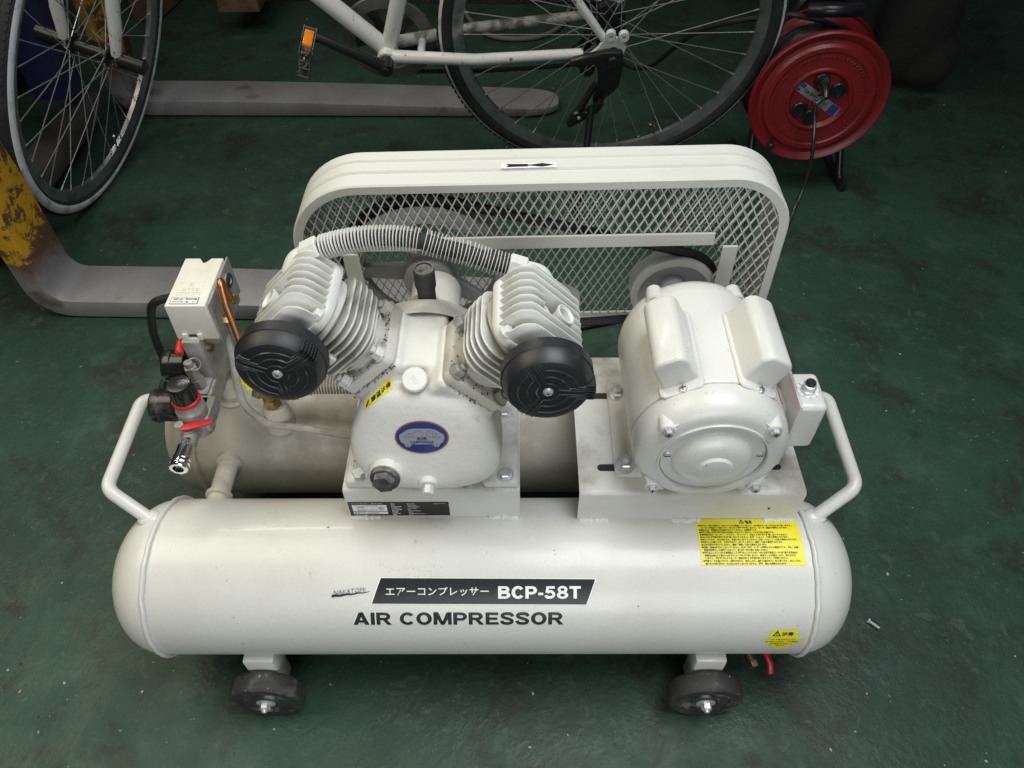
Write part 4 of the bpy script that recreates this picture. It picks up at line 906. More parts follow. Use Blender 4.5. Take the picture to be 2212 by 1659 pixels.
for a in (R_(52), R_(128)):
    b = nb(); p = Vector((MX + .080 * math.cos(a), .202, MZ + .080 * math.sin(a))); cyl(b, p, p + Vector((0, .026, 0)), .0125, 18, r2=.0095, bv=.0015); obj('rear_boss', b, 'white_paint', motor)
def capacitor(ang):
    M = T(MX, 0, MZ) @ Matrix.Rotation(ang, 4, 'Y') @ Matrix(((1, 0, 0, 0), (0, 0, -1, 0), (0, 1, 0, 0), (0, 0, 0, 1)))   # local: x across, y outward, z -> -Y
    hw, top = .0205, .1310
    pts = [(-hw - .002, .080), (hw + .002, .080), (hw, .1060)] + [(hw - .014 + .014 * math.cos(a), top - .014 + .014 * math.sin(a)) for a in [R_(12 * k) for k in range(0, 8)]] + [(-hw + .014 - .014 * math.sin(a), top - .014 + .014 * math.cos(a)) for a in [R_(12 * k) for k in range(0, 8)]] + [(-hw, .1060)]
    b = nb(); prism(b, pts, -.156, -.054, M, .0045, 3)
    c = obj('capacitor_cover', b, 'white_paint', motor, ang=45)
    b = nb(); prism(b, rrect(.0255, .0590, .008, 4, 0, -.1010), .0865, .0905, M @ Matrix(((1, 0, 0, 0), (0, 0, 1, 0), (0, 1, 0, 0), (0, 0, 0, 1))), .001, 1)
    obj('cover_flange', b, 'white_paint', motor, ang=45)
    b = nb(); m2 = M @ T(.002, .0900, -.0465) @ Matrix.Rotation(R_(-90), 4, 'X'); lathe(b, [(0, 0), (.0052, 0), (.0045, .0022), (.002, .003), (0, .003)], m2, 18); box(b, (-.0035, -.0005, .0022), (.0035, .0005, .0033), M=m2, mi=1); box(b, (-.0005, -.0035, .0022), (.0005, .0035, .0033), M=m2, mi=1)
    obj('cover_screw', b, ['steel', 'gasket_black'], motor)
capacitor(R_(-28)); capacitor(R_(28))
bm = nb()
prism(bm, [(-.098, .3337), (.098, .3337), (.098, .3385), (.080, .3400), (.066, .372), (-.066, .372), (-.080, .3400), (-.098, .3385)], .050, .205, T(MX, 0, 0) @ Matrix(((1, 0, 0, 0), (0, 0, 1, 0), (0, 1, 0, 0), (0, 0, 0, 1))), .002, 1)
obj('motor_foot', bm, 'dusty_paint', AC, ang=40)
for x, y in ((.1870, .186), (.1870, .067), (.3560, .186), (.3600, .060)): hexbolt(x, y, .3387, 'foot_bolt', AC, r=.0095, h=.008, stud=.009)
# junction box with reset button
bm = nb(); box(bm, (.3700, .050, .362), (.3735, .130, .474), .001); box(bm, (.345, .075, .40), (.371, .11, .44), .002); br = obj('box_bracket', bm, 'dusty_paint', AC)
bm = nb(); box(bm, (.3736, .0590, .3840), (.4095, .1160, .4620), .0075, 4); jb = obj('junction_box', bm, 'white_paint', AC, ang=40)
bm = nb(); M = T(.3905, .0860, .4620); lathe(bm, [(0, 0), (.0125, 0), (.0125, .0006), (0, .0006)], M, 32, mi=1); hexhead(bm, M @ T(0, 0, .0006), .0095, .004); lathe(bm, [(.0078, .004), (.0078, .0105), (.0062, .0115), (.006, .0115)], M, 26)
lathe(bm, [(0, .0090), (.0058, .0090), (.0058, .0150), (.0045, .0165), (0, .0165)], M, 22, mi=2)
for k in range(10):
    t_ = scaled(text('RESETPUSHR'[k], 0, 1), .0036, -.0012, .0104); join(bm, t_, M @ T(0, 0, .0008) @ Matrix.Rotation(-k * .628, 4, 'Z'), 2)
obj('reset_button', bm, ['steel', 'label_white', 'black_plastic'], jb)
bm = nb(); tube(bm, smoothpath([(.395, .10, .358), (.398, .11, .345), (.390, .13, .338), (.365, .15, .338)], 5), .006, 10); obj('motor_lead', bm, 'dusty_black', jb)
bm = nb(); t_ = nb()
arcp = [(MX + .0902 * math.cos(R_(a)), MZ + .0902 * math.sin(R_(a))) for a in (20, 23, 26, 29, 32, 34)]
vs = [[t_.verts.new((x, y, z)) for x, z in arcp] for y in (.052, .120)]
for i in range(5): t_.faces.new((vs[0][i], vs[0][i + 1], vs[1][i + 1], vs[1][i]))
join(bm, t_, None, 0)
for k in range(3):
    t_ = nb(); q = [(MX + .0905 * math.cos(R_(a)), MZ + .0905 * math.sin(R_(a))) for a in (22 + 4 * k, 23.2 + 4 * k)]
    t_.faces.new([t_.verts.new((x, y, z)) for (x, z), y in ((q[0], .055), (q[1], .055), (q[1], .115), (q[0], .115))]); join(bm, t_, None, 1)
obj('motor_sticker', bm, ['pink_label', 'label_white'], motor, smooth=False)
# ------------------------------------------------------------------ flywheel, pulley, belt
FX, FZ, FY = -.0730, .446, .324
bm = nb(); M = frame((FX, FY, FZ), (0, -1, 0), (1, 0, 0))
lathe(bm, [(.092, -.016), (.1150, -.016), (.1175, -.014), (.110, .0), (.1175, .014), (.1150, .016), (.092, .016), (.092, -.016)], M, 72, closed=False)
lathe(bm, [(.018, -.02), (.034, -.02), (.034, .024), (.018, .024)], M, 32)
for k in range(5):
    prism(bm, [(-.014, .028), (.014, .028), (.010, .095), (-.010, .095)], -.006, .006, M @ Matrix.Rotation(2 * math.pi * k / 5 + .3, 4, 'Z'), .002, 1)
obj('flywheel', bm, 'pulley_grey', AC, ang=40)
PX, PZ, PR = .270, .416, .0600
bm = nb(); M = frame((PX, FY, PZ), (0, -1, 0), (1, 0, 0))
lathe(bm, [(.050, -.012), (.058, -.012), (PR, -.010), (.054, 0), (PR, .010), (PR, .017), (.0575, .018), (.0500, .018)], M, 56, mi=0)
lathe(bm, [(.0500, .018), (.0490, .002), (.0200, .0), (.0180, .010), (.0120, .014), (0, .014)], M, 56, mi=1)
cyl(bm, (PX, .225, PZ), (PX, .330, PZ), .0105, 20, mi=1)
obj('motor_pulley', bm, ['guard_paint', 'pulley_inner'], AC, ang=35)
d = math.hypot(PX - FX, PZ - FZ); base = math.atan2(PZ - FZ, PX - FX); R1, R2 = .1205, .0605; ac = math.acos((R1 - R2) / d)
path = [(FX + R1 * math.cos(base + ac + (2 * math.pi - 2 * ac) * i / 44), FZ + R1 * math.sin(base + ac + (2 * math.pi - 2 * ac) * i / 44)) for i in range(45)] + \
       [(PX + R2 * math.cos(base - ac + 2 * ac * i / 24), PZ + R2 * math.sin(base - ac + 2 * ac * i / 24)) for i in range(25)]
bm = nb(); tube(bm, [(x, FY, z) for x, z in path], .0068, 6, closed=True); obj('drive_belt', bm, 'belt_rubber', AC)
# ------------------------------------------------------------------ belt guard of expanded metal
GX0, GX1, GZ0, GZ1, GY0, GY1 = -.2440, .4010, .3080, .6060, .2985, .3760
gcx, gcz = .08, .45
GM = T(gcx, .33, gcz) @ Matrix.Rotation(R_(-1.0), 4, 'Y') @ T(-gcx, -.33, -gcz)
gh, gw = (GZ1 - GZ0) / 2, (GX1 - GX0) / 2; gx, gz = (GX0 + GX1) / 2, (GZ0 + GZ1) / 2
def guard_loop(off=0):
    out = []
    for (sx, sz, r) in ((1, 1, .082), (-1, 1, .098), (-1, -1, .045), (1, -1, .045)):
        a0 = {(1, 1): 0, (-1, 1): 90, (-1, -1): 180, (1, -1): 270}[(sx, sz)]
        for i in range(15):
            a = R_(a0 + 90 * i / 14); out.append((gx + sx * (gw - r) + (r + off) * math.cos(a), gz + sz * (gh - r) + (r + off) * math.sin(a), math.cos(a), math.sin(a)))
    return out
bm = nb(); prof = [(-.0130, GY0 + .002), (-.0130, GY0 + .0005), (-.0020, GY0), (0, GY0 + .0020), (0, GY0 + .0230), (-.0036, GY0 + .0260), (-.0036, GY0 + .0300), (0, GY0 + .0325), (0, GY0 + .0480), (-.0036, GY0 + .0510), (-.0036, GY0 + .0550), (0, GY0 + .0575), (0, GY1 - .002), (-.002, GY1), (-.0130, GY1 - .0005), (-.0130, GY1 - .002), (-.0025, GY1 - .003), (-.0035, GY0 + .003)]
t_ = nb(); lp = guard_loop(); rings = [[t_.verts.new((x + nx * o_, y, z + nz * o_)) for o_, y in prof] for x, z, nx, nz in lp]; n = len(rings); m_ = len(prof)
for i in range(n):
    if i == 44: continue
    for k in range(m_): t_.faces.new((rings[i][k], rings[(i + 1) % n][k], rings[(i + 1) % n][(k + 1) % m_], rings[i][(k + 1) % m_]))
bmesh.ops.recalc_face_normals(t_, faces=t_.faces); join(bm, t_, GM); box(bm, (GX0 + .044, GY1 - .014, GZ0), (GX1 - .044, GY1 - .0005, GZ0 + .010), .001, 1, M=GM)
guard = obj('belt_guard', bm, 'guard_paint', AC, ang=28)
def inside(x, z, off):
    dx, dz = abs(x - gx), abs(z - gz); r = .09 if z > gz else .045; hx, hz = gw + off, gh + off
    if dx > hx or dz > hz: return False
    if dx > hx - r and dz > hz - r: return (dx - hx + r) ** 2 + (dz - hz + r) ** 2 < r * r
    return True
OX0, OX1, OZ1 = -.1620, .3220, .5060          # opening for pump and motor in the front mesh
def mesh_wires(y, front, px, pz, wd):
    bm = nb(); verts = []; faces = []
    def bar(a, b):
        d = (b - a).normalized(); nrm = Vector((-d.z, 0, d.x)) * wd * .5; th = Vector((0, .0011, 0)); i = len(verts)
        for p in (a, b): verts.extend([p - nrm - th, p + nrm - th * .3, p + nrm + th, p - nrm + th * .3])
        faces.extend([(i, i + 1, i + 5, i + 4), (i + 1, i + 2, i + 6, i + 5), (i + 2, i + 3, i + 7, i + 6), (i + 3, i, i + 4, i + 7)])
    slope = pz / px; span = GX1 - GX0 + (GZ1 - GZ0) / slope
    for sg in (-1, 1):
        k = 0; x = GX0 - (GZ1 - GZ0) / slope
        while x < GX1 + (GZ1 - GZ0) / slope:
            st = None; N = 110
            for i in range(N + 1):
                z = GZ0 + (GZ1 - GZ0) * i / N; xx = x + sg * (z - GZ0) / slope
                ok = inside(xx, z, -.004) and not (front and OX0 + .004 < xx < OX1 - .004 and z < OZ1 - .004)
                p = Vector((xx, y, z))
                if ok and st is None: st = p
                if (not ok or i == N) and st is not None:
                    if (p - st).length > .003: bar(st, p)
                    st = None
            x += px; k += 1
    me = bpy.data.meshes.new('m'); me.from_pydata([GM @ v for v in verts], [], faces); bm.from_mesh(me); bpy.data.meshes.remove(me); return bm
obj('wire_mesh', mesh_wires(GY0 + .0045, True, .0129, .0250, .0015), 'mesh_paint', guard, kind='stuff', smooth=False)
obj('wire_mesh', mesh_wires(GY1 - .0055, False, .0129, .0250, .0012), 'mesh_paint', guard, kind='stuff', smooth=False)
for a, b, nm in (((OX0 - .002, GY0 - .002, OZ1 - .0005), (OX1 - .014, GY0 + .0015, OZ1 + .0190), 'guard_strip'), ((OX1 - .0010, GY0 - .0035, .345), (OX1 + .0190, GY0 + .0005, OZ1 - .002), 'guard_strip'), ((OX0 - .0200, GY0 - .0035, .345), (OX0 + .0010, GY0 + .0005, OZ1 - .004), 'guard_strip')):
    b_ = nb(); box(b_, a, b, .0006, 1, M=GM); obj(nm, b_, 'guard_paint', guard)
bm = nb(); zt = GZ1 + .0007
AM = GM @ T(.0675, .3345, zt + .0)
prism(bm, [(-.0345, -.0055), (.0345, -.0048), (.0345, .0052), (-.0345, .0050)], 0, .0004, AM, mi=0)
for q in ([(-.0290, -.0034), (-.0020, -.0026), (.0005, -.0008), (.0190, -.0008), (.0170, -.0040), (.0320, 0), (.0170, .0040), (.0190, .0008), (.0005, .0008), (-.0020, .0026), (-.0290, .0034), (-.0255, 0)],):
    tt = polyface(q); bmesh.ops.triangulate(tt, faces=tt.faces[:]); join(bm, tt, AM @ T(0, 0, .0007), 1)
obj('arrow_sticker', bm, ['label_white', 'print_black'], guard, smooth=False)

# ================================================================== the bicycle
BK = thing('bicycle', (-.35, 1.2, 0), 'white bicycle on its kickstand with its front wheel turned toward the camera', 'bicycle')
def wheelframe(cx, cy, lean, yaw, R):
    tt = Vector((math.cos(yaw), math.sin(yaw), 0)); nn = Vector((math.sin(yaw), -math.cos(yaw), 0))
    uu = nn * math.sin(lean) + Vector((0, 0, math.cos(lean))); ax = uu.cross(tt)
    if ax.dot(nn) < 0: ax = -ax
    c = Vector((cx, cy, 0)) + uu * R; return c, tt, uu, ax
def wheel(c, tt, uu, ax, R, hubw, fr, band, rims):
    M = Matrix(((tt.x, uu.x, ax.x, c.x), (tt.y, uu.y, ax.y, c.y), (tt.z, uu.z, ax.z, c.z), (0, 0, 0, 1)))
    rt = .0190; rc = R - rt
    bm = nb(); lathe(bm, [(rc - .016, -.0115), (rc - .019, -.0105), (rc - .032, -.0085), (rc - .040, -.005), (rc - .040, .005), (rc - .032, .0085), (rc - .019, .0105), (rc - .016, .0115), (rc - .0155, .009), (rc - .0155, -.009), (rc - .016, -.0115)], M, 96)
    wh = obj('wheel', bm, 'rim_alloy', BK, ang=40, origin=c)
    bm = nb(); pr = []
    for k in range(25):
        a = R_(-155 + 310 * k / 24); pr.append((rc + rt * math.cos(a), .0185 * math.sin(a)))
    lathe(bm, pr, M, 96)
    for f in bm.faces:
        q = M.inverted() @ f.calc_center_median(); rr = math.hypot(q.x, q.y); f.material_index = 1 if (rc + band[0] < rr < rc + band[1]) else 0
    for k in range(150):                                       # tread blocks
        for s in (-1, 1):
            a = 2 * math.pi * (k + (.5 if s > 0 else 0)) / 150; p = M @ Matrix.Rotation(a, 4, 'Z') @ T(rc + rt * .93, s * 0, s * .0075)
            box(bm, (-.001, -.0042, -.0038), (.0018, .0042, .0038), M=p)
    obj('tyre', bm, ['tyre_rubber', 'sidewall'], wh, ang=50)
    bm = nb(); lathe(bm, [(.0, -hubw - .012), (.006, -hubw - .012), (.006, -hubw - .004), (.012, -hubw - .002), (fr, -hubw), (fr, -hubw + .004), (.013, -hubw + .007), (.013, hubw - .007), (fr, hubw - .004), (fr, hubw), (.012, hubw + .002), (.006, hubw + .004), (.006, hubw + .012), (0, hubw + .012)], M, 28)
    obj('hub', bm, 'bike_black', wh)
    N = 36
    for k in range(N):
        s = 1 if k % 2 else -1; q = 1 if (k // 2) % 2 else -1; ar = 2 * math.pi * k / N; ah = ar + q * R_(62)
        a = M @ Vector(((fr - .003) * math.cos(ah), (fr - .003) * math.sin(ah), s * (hubw - .002))); b = M @ Vector(((rc - .040) * math.cos(ar), (rc - .040) * math.sin(ar), s * .001))
        bm = nb(); tube(bm, [a, b], .00115, 6); e2 = (b - a).normalized(); tube(bm, [b - e2 * .011, b], .0021, 6); obj('spoke', bm, 'spoke_steel', wh)
    a = rims; p = M @ Vector(((rc - .04) * math.cos(a), (rc - .04) * math.sin(a), 0)); d_ = -(M.to_3x3() @ Vector((math.cos(a), math.sin(a), 0)))
    bm = nb(); cyl(bm, p, p + d_ * .030, .003, 10); cyl(bm, p + d_ * .018, p + d_ * .036, .0042, 10, bv=.001); obj('valve', bm, 'brass', wh)
    return wh, M
rc_, rt_, ru_, ra_ = wheelframe(.257, 1.298, R_(11.9), R_(.1), .386)
wheel(rc_, rt_, ru_, ra_, .386, .030, .030, (.0095, .0140), R_(-63))
fc_, ft_, fu_, fa_ = wheelframe(-1.035, 1.204, R_(19.2), R_(85.3), .3815)
wheel(fc_, ft_, fu_, fa_, .3815, .040, .024, (-.010, .0100), R_(-75))
B0 = Vector((.257, 1.298, 0)); BA = Vector((0, -.9785, -.2062)); BU = Vector((0, -.2062, .9785)); BT = Vector((1, 0, 0))
def bk(s, n, h): return B0 + BT * s + BA * n + BU * h
BBs, BBh = -.503, .345
def part(name, m, fn, parent=BK, ang=35):
    b = nb(); fn(b); return obj(name, b, m, parent, ang=ang)
part('bottom_bracket', 'bike_white', lambda b: cyl(b, bk(BBs, -.036, BBh), bk(BBs, .036, BBh), .0225, 28, bv=.002))
part('chain_stay', 'bike_white', lambda b: tube(b, [bk(BBs + .010, .024, BBh + .004), bk(-.30, .052, .360), bk(-.060, .064, .384)], lambda t: .0145 - .004 * t, 16))
part('chain_stay', 'bike_grimy', lambda b: tube(b, [bk(BBs + .010, -.024, BBh + .004), bk(-.30, -.052, .366), bk(-.045, -.064, .388)], lambda t: .0145 - .004 * t, 16))
part('stay_bridge', 'bike_white', lambda b: cyl(b, bk(-.425, -.035, .354), bk(-.425, .035, .352), .009, 14))
part('seat_tube', 'bike_white', lambda b: tube(b, [bk(BBs + .004, 0, BBh + .012), bk(-.36, 0, .78)], .0178, 20))
part('down_tube', 'bike_white', lambda b: tube(b, [bk(BBs - .006, 0, BBh + .010), bk(-.985, 0, .86)], .0200, 20))
part('seat_stay', 'bike_white', lambda b: tube(b, [bk(-.012, .064, .412), bk(-.27, .045, .76)], lambda t: .0088 + .002 * t, 14))
part('seat_stay', 'bike_white', lambda b: tube(b, [bk(-.012, -.064, .412), bk(-.27, -.045, .76)], lambda t: .0088 + .002 * t, 14))
for sg in (1, -1):
    def dropout(b):
        M = Matrix(((1, BU.x, BA.x, 0), (0, BU.y, BA.y, 0), (0, BU.z, BA.z, 0), (0, 0, 0, 1))); c = bk(0, sg * .068, 0); M.translation = c
        prism(b, [(-.050, .383), (-.030, .402), (-.020, .420), (.004, .428), (.022, .422), (.032, .402), (.028, .378), (.010, .362), (-.020, .364)], -.004, .004, M, .0015, 1)
        for s_, h_ in ((-.004, .432), (.024, .430)):
            lathe(b, [(.0045, -.006), (.0112, -.006), (.0112, .006), (.0045, .006), (.0045, -.006)], M @ T(s_, h_, .002), 20)
    part('dropout', 'bike_white', dropout)
part('axle_nut', 'bike_black', lambda b: hexhead(b, frame(bk(.004, .074, .392), BA), .011, .012, flange=.014))
# crank, pedals, chainring, chain, derailleur
def crank(b):
    M = frame(bk(0, 0, 0), BA, BT)
    cyl(b, bk(BBs, .034, BBh), bk(BBs, .070, BBh), .0165, 24, bv=.003); cyl(b, bk(BBs, .070, BBh), bk(BBs, .076, BBh), .0120, 20, bv=.002)
    tube(b, [bk(BBs, .058, BBh), bk(BBs - .045, .064, BBh + .034), bk(BBs - .146, .074, BBh + .098)], lambda t: .0145 - .004 * t, 12); cyl(b, bk(BBs - .146, .064, BBh + .098), bk(BBs - .146, .084, BBh + .098), .0135, 18, bv=.002)
cr_ = part('crank_arm', 'bike_black', crank)
def pedal(parent_s, n0, h, sg, nm='pedal'):
    c = bk(parent_s, n0, h); M = frame(c, BA, (.25, .55, .85)); b = nb()
    # cage of toothed plates around an axle body
    cyl(b, c - BA * .002, c + BA * .092, .0085, 14, r2=.0070)
    for s in (-1, 1):
        teeth = []
        for k in range(9): teeth += [(.014 + .009 * k, s * .034), (.0185 + .009 * k, s * .0385)]
        poly = [(.012, s * .030)] + teeth + [(.094, s * .030)]
        prism(b, poly if s > 0 else poly[::-1], -.0135, -.0120, M @ Matrix(((0, 1, 0, 0), (0, 0, 1, 0), (1, 0, 0, 0), (0, 0, 0, 1))))
        prism(b, poly if s > 0 else poly[::-1], .0120, .0135, M @ Matrix(((0, 1, 0, 0), (0, 0, 1, 0), (1, 0, 0, 0), (0, 0, 0, 1))))
        box(b, (s * .030 - .001, -.0130, .012), (s * .030 + .001, .0130, .094), M=M)
    for z_ in (.012, .092):
        for q in (-.0122, .0098): box(b, (-.033, q, z_), (.033, q + .0024, z_ + .0022), .0006, 1, M=M)
        for q in (-.031, -.010, .008, .029): box(b, (q, -.0120, z_), (q + .0026, .0120, z_ + .0020), .0006, 1, M=M)
    box(b, (-.012, -.0105, .030), (.012, .0105, .075), .003, M=M)
    pd = obj(nm, b, 'pedal_steel', BK)
    for s in (-1, 1):
        b = nb(); box(b, (s * .0345 - .0035, -.0095, .030), (s * .0345 + .0035, .0095, .076), .001, M=M); obj('reflector', b, 'reflector_orange', pd)
pedal(BBs - .146, .080, BBh + .098, 1)
part('far_crank_arm', 'bike_black', lambda b: tube(b, [bk(BBs, -.060, BBh), bk(BBs + .060, -.068, BBh - .035), bk(BBs + .125, -.076, BBh - .066)], lambda t: .0140 - .004 * t, 12))
def ring(b):
    M = frame(bk(BBs - .002, -.046, BBh - .002), BA, BT)
    lathe(b, [(.078, -.003), (.1060, -.003), (.1085, 0), (.1060, .003), (.078, .003), (.078, -.003)], M, 72)
    lathe(b, [(.0, -.003), (.032, -.003), (.032, .003), (0, .003)], M, 30, mi=1)
    for k in range(5): prism(b, [(-.016, .025), (.016, .025), (.009, .050), (.014, .082), (-.014, .082), (-.009, .050)], -.0025, .0025, M @ Matrix.Rotation(k * 1.2566 + .4, 4, 'Z'), .001, 1, mi=1)
part('chainring', ['ring_grey', 'bike_black'], ring)
def chain(b, run):
    p0, p1 = bk(BBs + .02, -.048, BBh - .093), bk(-.055, -.055, .263); n = 46
    pts = [p0.lerp(p1, i / n) - Vector((0, 0, .006 * math.sin(math.pi * i / n))) for i in range(n + 1)]
    q0, q1 = bk(BBs, -.048, BBh + .09), bk(0, -.055, .425); pts2 = [q0.lerp(q1, i / n) for i in range(n + 1)]
    for P in ((pts, pts2)[run],):
        for i, (a, c) in enumerate(zip(P, P[1:])):
            M = frame((a + c) / 2, c - a, BA); L = (c - a).length; wd = .0032 if i % 2 else .0022
            for s in (-1, 1): box(b, (s * wd - .0005, -.0042, -L * .62), (s * wd + .0005, .0042, L * .62), .0004, 1, M=M)
            cyl(b, a - BA * .004, a + BA * .004, .0032, 8)
for k in (0, 1): part('chain', 'bike_black', lambda b: chain(b, k))
def derail(b):
    cyl(b, bk(-.004, -.052, .386), bk(-.004, -.030, .386), .045, 28); cyl(b, bk(-.004, -.060, .386), bk(-.004, -.052, .386), .034, 24)
    tube(b, [bk(0, -.07, .37), bk(-.030, -.075, .33), bk(-.045, -.066, .300)], .013, 10)
    tube(b, [bk(-.040, -.060, .345), bk(-.052, -.060, .305), bk(-.038, -.060, .255)], .010, 10)
    for s_, h_ in ((-.060, .295), (-.035, .250)): cyl(b, bk(s_, -.062, h_), bk(s_, -.050, h_), .019, 14)
    M = frame(bk(0, -.066, 0), BA, BT)
    prism(b, [(-.085, .290), (-.055, .322), (-.020, .250), (-.030, .228), (-.052, .240)], -.002, .002, frame(bk(0, -.066, 0), BA, BT) if False else Matrix(((1, BU.x, BA.x, bk(0, -.066, 0).x), (0, BU.y, BA.y, bk(0, -.066, 0).y), (0, BU.z, BA.z, bk(0, -.066, 0).z), (0, 0, 0, 1))), .001, 1)
part('derailleur', 'bike_black', derail)
# kickstand
BP = lambda n: Matrix(((1, BU.x, BA.x, bk(0, n, 0).x), (0, BU.y, BA.y, bk(0, n, 0).y), (0, BU.z, BA.z, bk(0, n, 0).z), (0, 0, 0, 1)))
def stand(b):
    prism(b, [(x_, .405 - (.405 - h_) * .80) for x_, h_ in [(-.090, .378), (-.055, .391), (-.012, .405), (.022, .404), (.026, .392), (.028, .330), (.024, .290), (.006, .262), (-.010, .243), (-.030, .235), (-.032, .262), (-.024, .305), (-.027, .345), (-.034, .366), (-.088, .358)]], .075, .092, BP(0), .004, 2)
    prism(b, [(x_, .405 - (.405 - h_) * .80) for x_, h_ in [(-.020, .262), (-.006, .250), (-.016, .222), (-.050, .192), (-.078, .166), (-.088, .166), (-.089, .182), (-.074, .216), (-.054, .226), (-.038, .220)]], .090, .110, BP(0), .004, 2)
    lathe(b, [(0, 0), (.013, 0), (.011, .007), (0, .008)], frame(bk(.004, .092, .382), BA), 20)
_hk = lambda h: .405 - (.405 - h) * .80
ks = part('kickstand', 'bike_black', stand)
def spring(b):
    pts = []
    a0, a1 = bk(-.030, .098, _hk(.312)), bk(-.064, .108, _hk(.228))
    for i in range(241):
        f = i / 240; ph = f * 2 * math.pi * 20; d_ = (a1 - a0).normalized(); u_ = d_.cross(BA).normalized(); pts.append(a0.lerp(a1, f) + u_ * .0068 * math.cos(ph) + BA * .0068 * math.sin(ph))
    tube(b, pts, .0016, 5); cyl(b, a0, a1, .0045, 8)
part('stand_spring', 'bike_black', spring, ks)
part('stand_leg', 'bike_black', lambda b: (tube(b, [bk(-.034, .100, _hk(.235)), Vector((.2150, 1.118, .130)), Vector((.1930, 1.042, .006))], .0085, 14)), ks)
part('pivot_bolt', 'steel', lambda b: lathe(b, [(0, 0), (.0042, 0), (.0035, .003), (0, .0035)], frame(bk(-.062, .110, _hk(.205)), BA), 12), ks)
# fork, axle pegs
FM = Matrix(((ft_.x, fu_.x, fa_.x, fc_.x), (ft_.y, fu_.y, fa_.y, fc_.y), (ft_.z, fu_.z, fa_.z, fc_.z), (0, 0, 0, 1)))
for s in (-1, 1):
    part('fork_blade', 'bike_white', lambda b: (tube(b, [FM @ Vector((-.004, .012, s * .056)), FM @ Vector((-.010, .08, s * .060)), FM @ Vector((-.030, .46, s * .058))], lambda t: .0112 + .006 * t, 16),
         prism(b, [(-.010, .034), (.008, .034), (.011, .010), (.014, -.006), (.008, -.018), (-.004, -.016), (-.006, -.004), (-.010, .010)], s * .056 - .003, s * .056 + .003, FM, .001, 1)))
    part('axle_peg', 'bike_black', lambda b: (cyl(b, FM @ Vector((0, 0, s * .058)), FM @ Vector((0, 0, s * .118)), .0175, 24, bv=.003)))
part('brake_cable', 'bike_black', lambda b: tube(b, [FM @ Vector((.02, .50, -.045)), FM @ Vector((.012, .2, -.050)), FM @ Vector((.006, .02, -.052))], .0022, 6))

# ================================================================== forklift
FL = thing('forklift', (-1.12, 1.2, 0), 'forklift with two grey steel forks, chipped yellow shanks and a dark blue mast', 'forklift')
def fork(xh, xt, y0, y1, yt, h, nm):
    bm = nb(); hw = (y1 - y0) / 2; n = 26; secs = []
    th = .048
    # side path (x, z of the upper face / lower face) from the top of the shank, round the heel, to the tip
    up, lo = [], []
    rin, rout = .035, .080
    for z in (h, h * .6, h * .3, .048 + rin + .06): up.append((xh, z)); lo.append((xh - th, z))
    for k in range(7):
        a = R_(180 + 90 * k / 6); up.append((xh + rin + rin * math.cos(a), .048 + rin + rin * math.sin(a))); lo.append((xh - th + rout + rout * math.cos(a), .004 + rout + rout * math.sin(a)))
    L = xt - xh
    for f in (.12, .25, .4, .55, .7, .85, .93): up.append((xh + L * f, .048 - .022 * max(0, f - .3) / .7)); lo.append((xh + L * f, .004))
    for k in range(1, 7):
        f = .93 + .07 * math.sin(R_(15 * k)); up.append((xh + L * f, .048 - .022 * max(0, f - .3) / .7)); lo.append((xh + L * f, .004 + .004 * k / 6))
    rings = []
    N = len(up)
    for i, (u, l) in enumerate(zip(up, lo)):
        f = (u[0] - xh) / L; w_ = hw
        if f > .92: w_ = hw * (.25 + .75 * math.sqrt(max(0, 1 - ((f - .92) / .08) ** 2)))
        yc = (y0 + y1) / 2 + (yt - (y0 + y1) / 2) * max(0, f)
        rings.append([bm.verts.new((u[0], yc + w_, u[1])), bm.verts.new((u[0], yc - w_, u[1])), bm.verts.new((l[0], yc - w_, l[1])), bm.verts.new((l[0], yc + w_, l[1]))])
    for a, b in zip(rings, rings[1:]):
        for k in range(4): bm.faces.new((a[k], a[(k + 1) % 4], b[(k + 1) % 4], b[k]))
    bm.faces.new(rings[0]); bm.faces.new(rings[-1][::-1]); bmesh.ops.recalc_face_normals(bm, faces=bm.faces)
    es = [e for e in bm.edges if len(e.link_faces) == 2 and e.calc_face_angle(0) > R_(50)]
    bmesh.ops.bevel(bm, geom=es, offset=.004, segments=2, profile=.5, affect='EDGES', clamp_overlap=True)
    return obj(nm, bm, 'worn_fork', FL, ang=40)
fork(-.945, .186, .700, .820, .725, .75, 'fork')
fork(-1.060, .172, 1.548, 1.672, 1.585, .80, 'fork')
bm = nb(); box(bm, (-1.20, .86, .035), (-1.125, 1.52, .095), .006); obj('carriage_bar', bm, 'grimy_steel', FL)
for x0, y0, y1, tl in ((-1.20, 1.36, 1.44, .06), (-1.32, 1.18, 1.26, .0)):
    bm = nb(); box(bm, (x0 - .05, y0, .12), (x0 + .06, y1, .95), .004, M=T(0, tl, 0)); obj('mast_rail', bm, 'dark_blue_paint', FL)
bm = nb(); box(bm, (-1.95, .95, .02), (-1.45, 1.95, .95), .03); obj('chassis', bm, 'dark_metal', FL)
bm = nb(); box(bm, (-1.28, .72, .10), (-1.02, 1.70, .13), .004, M=T(-.03, 0, .42)); obj('carriage_plate', bm, 'dark_metal', FL)
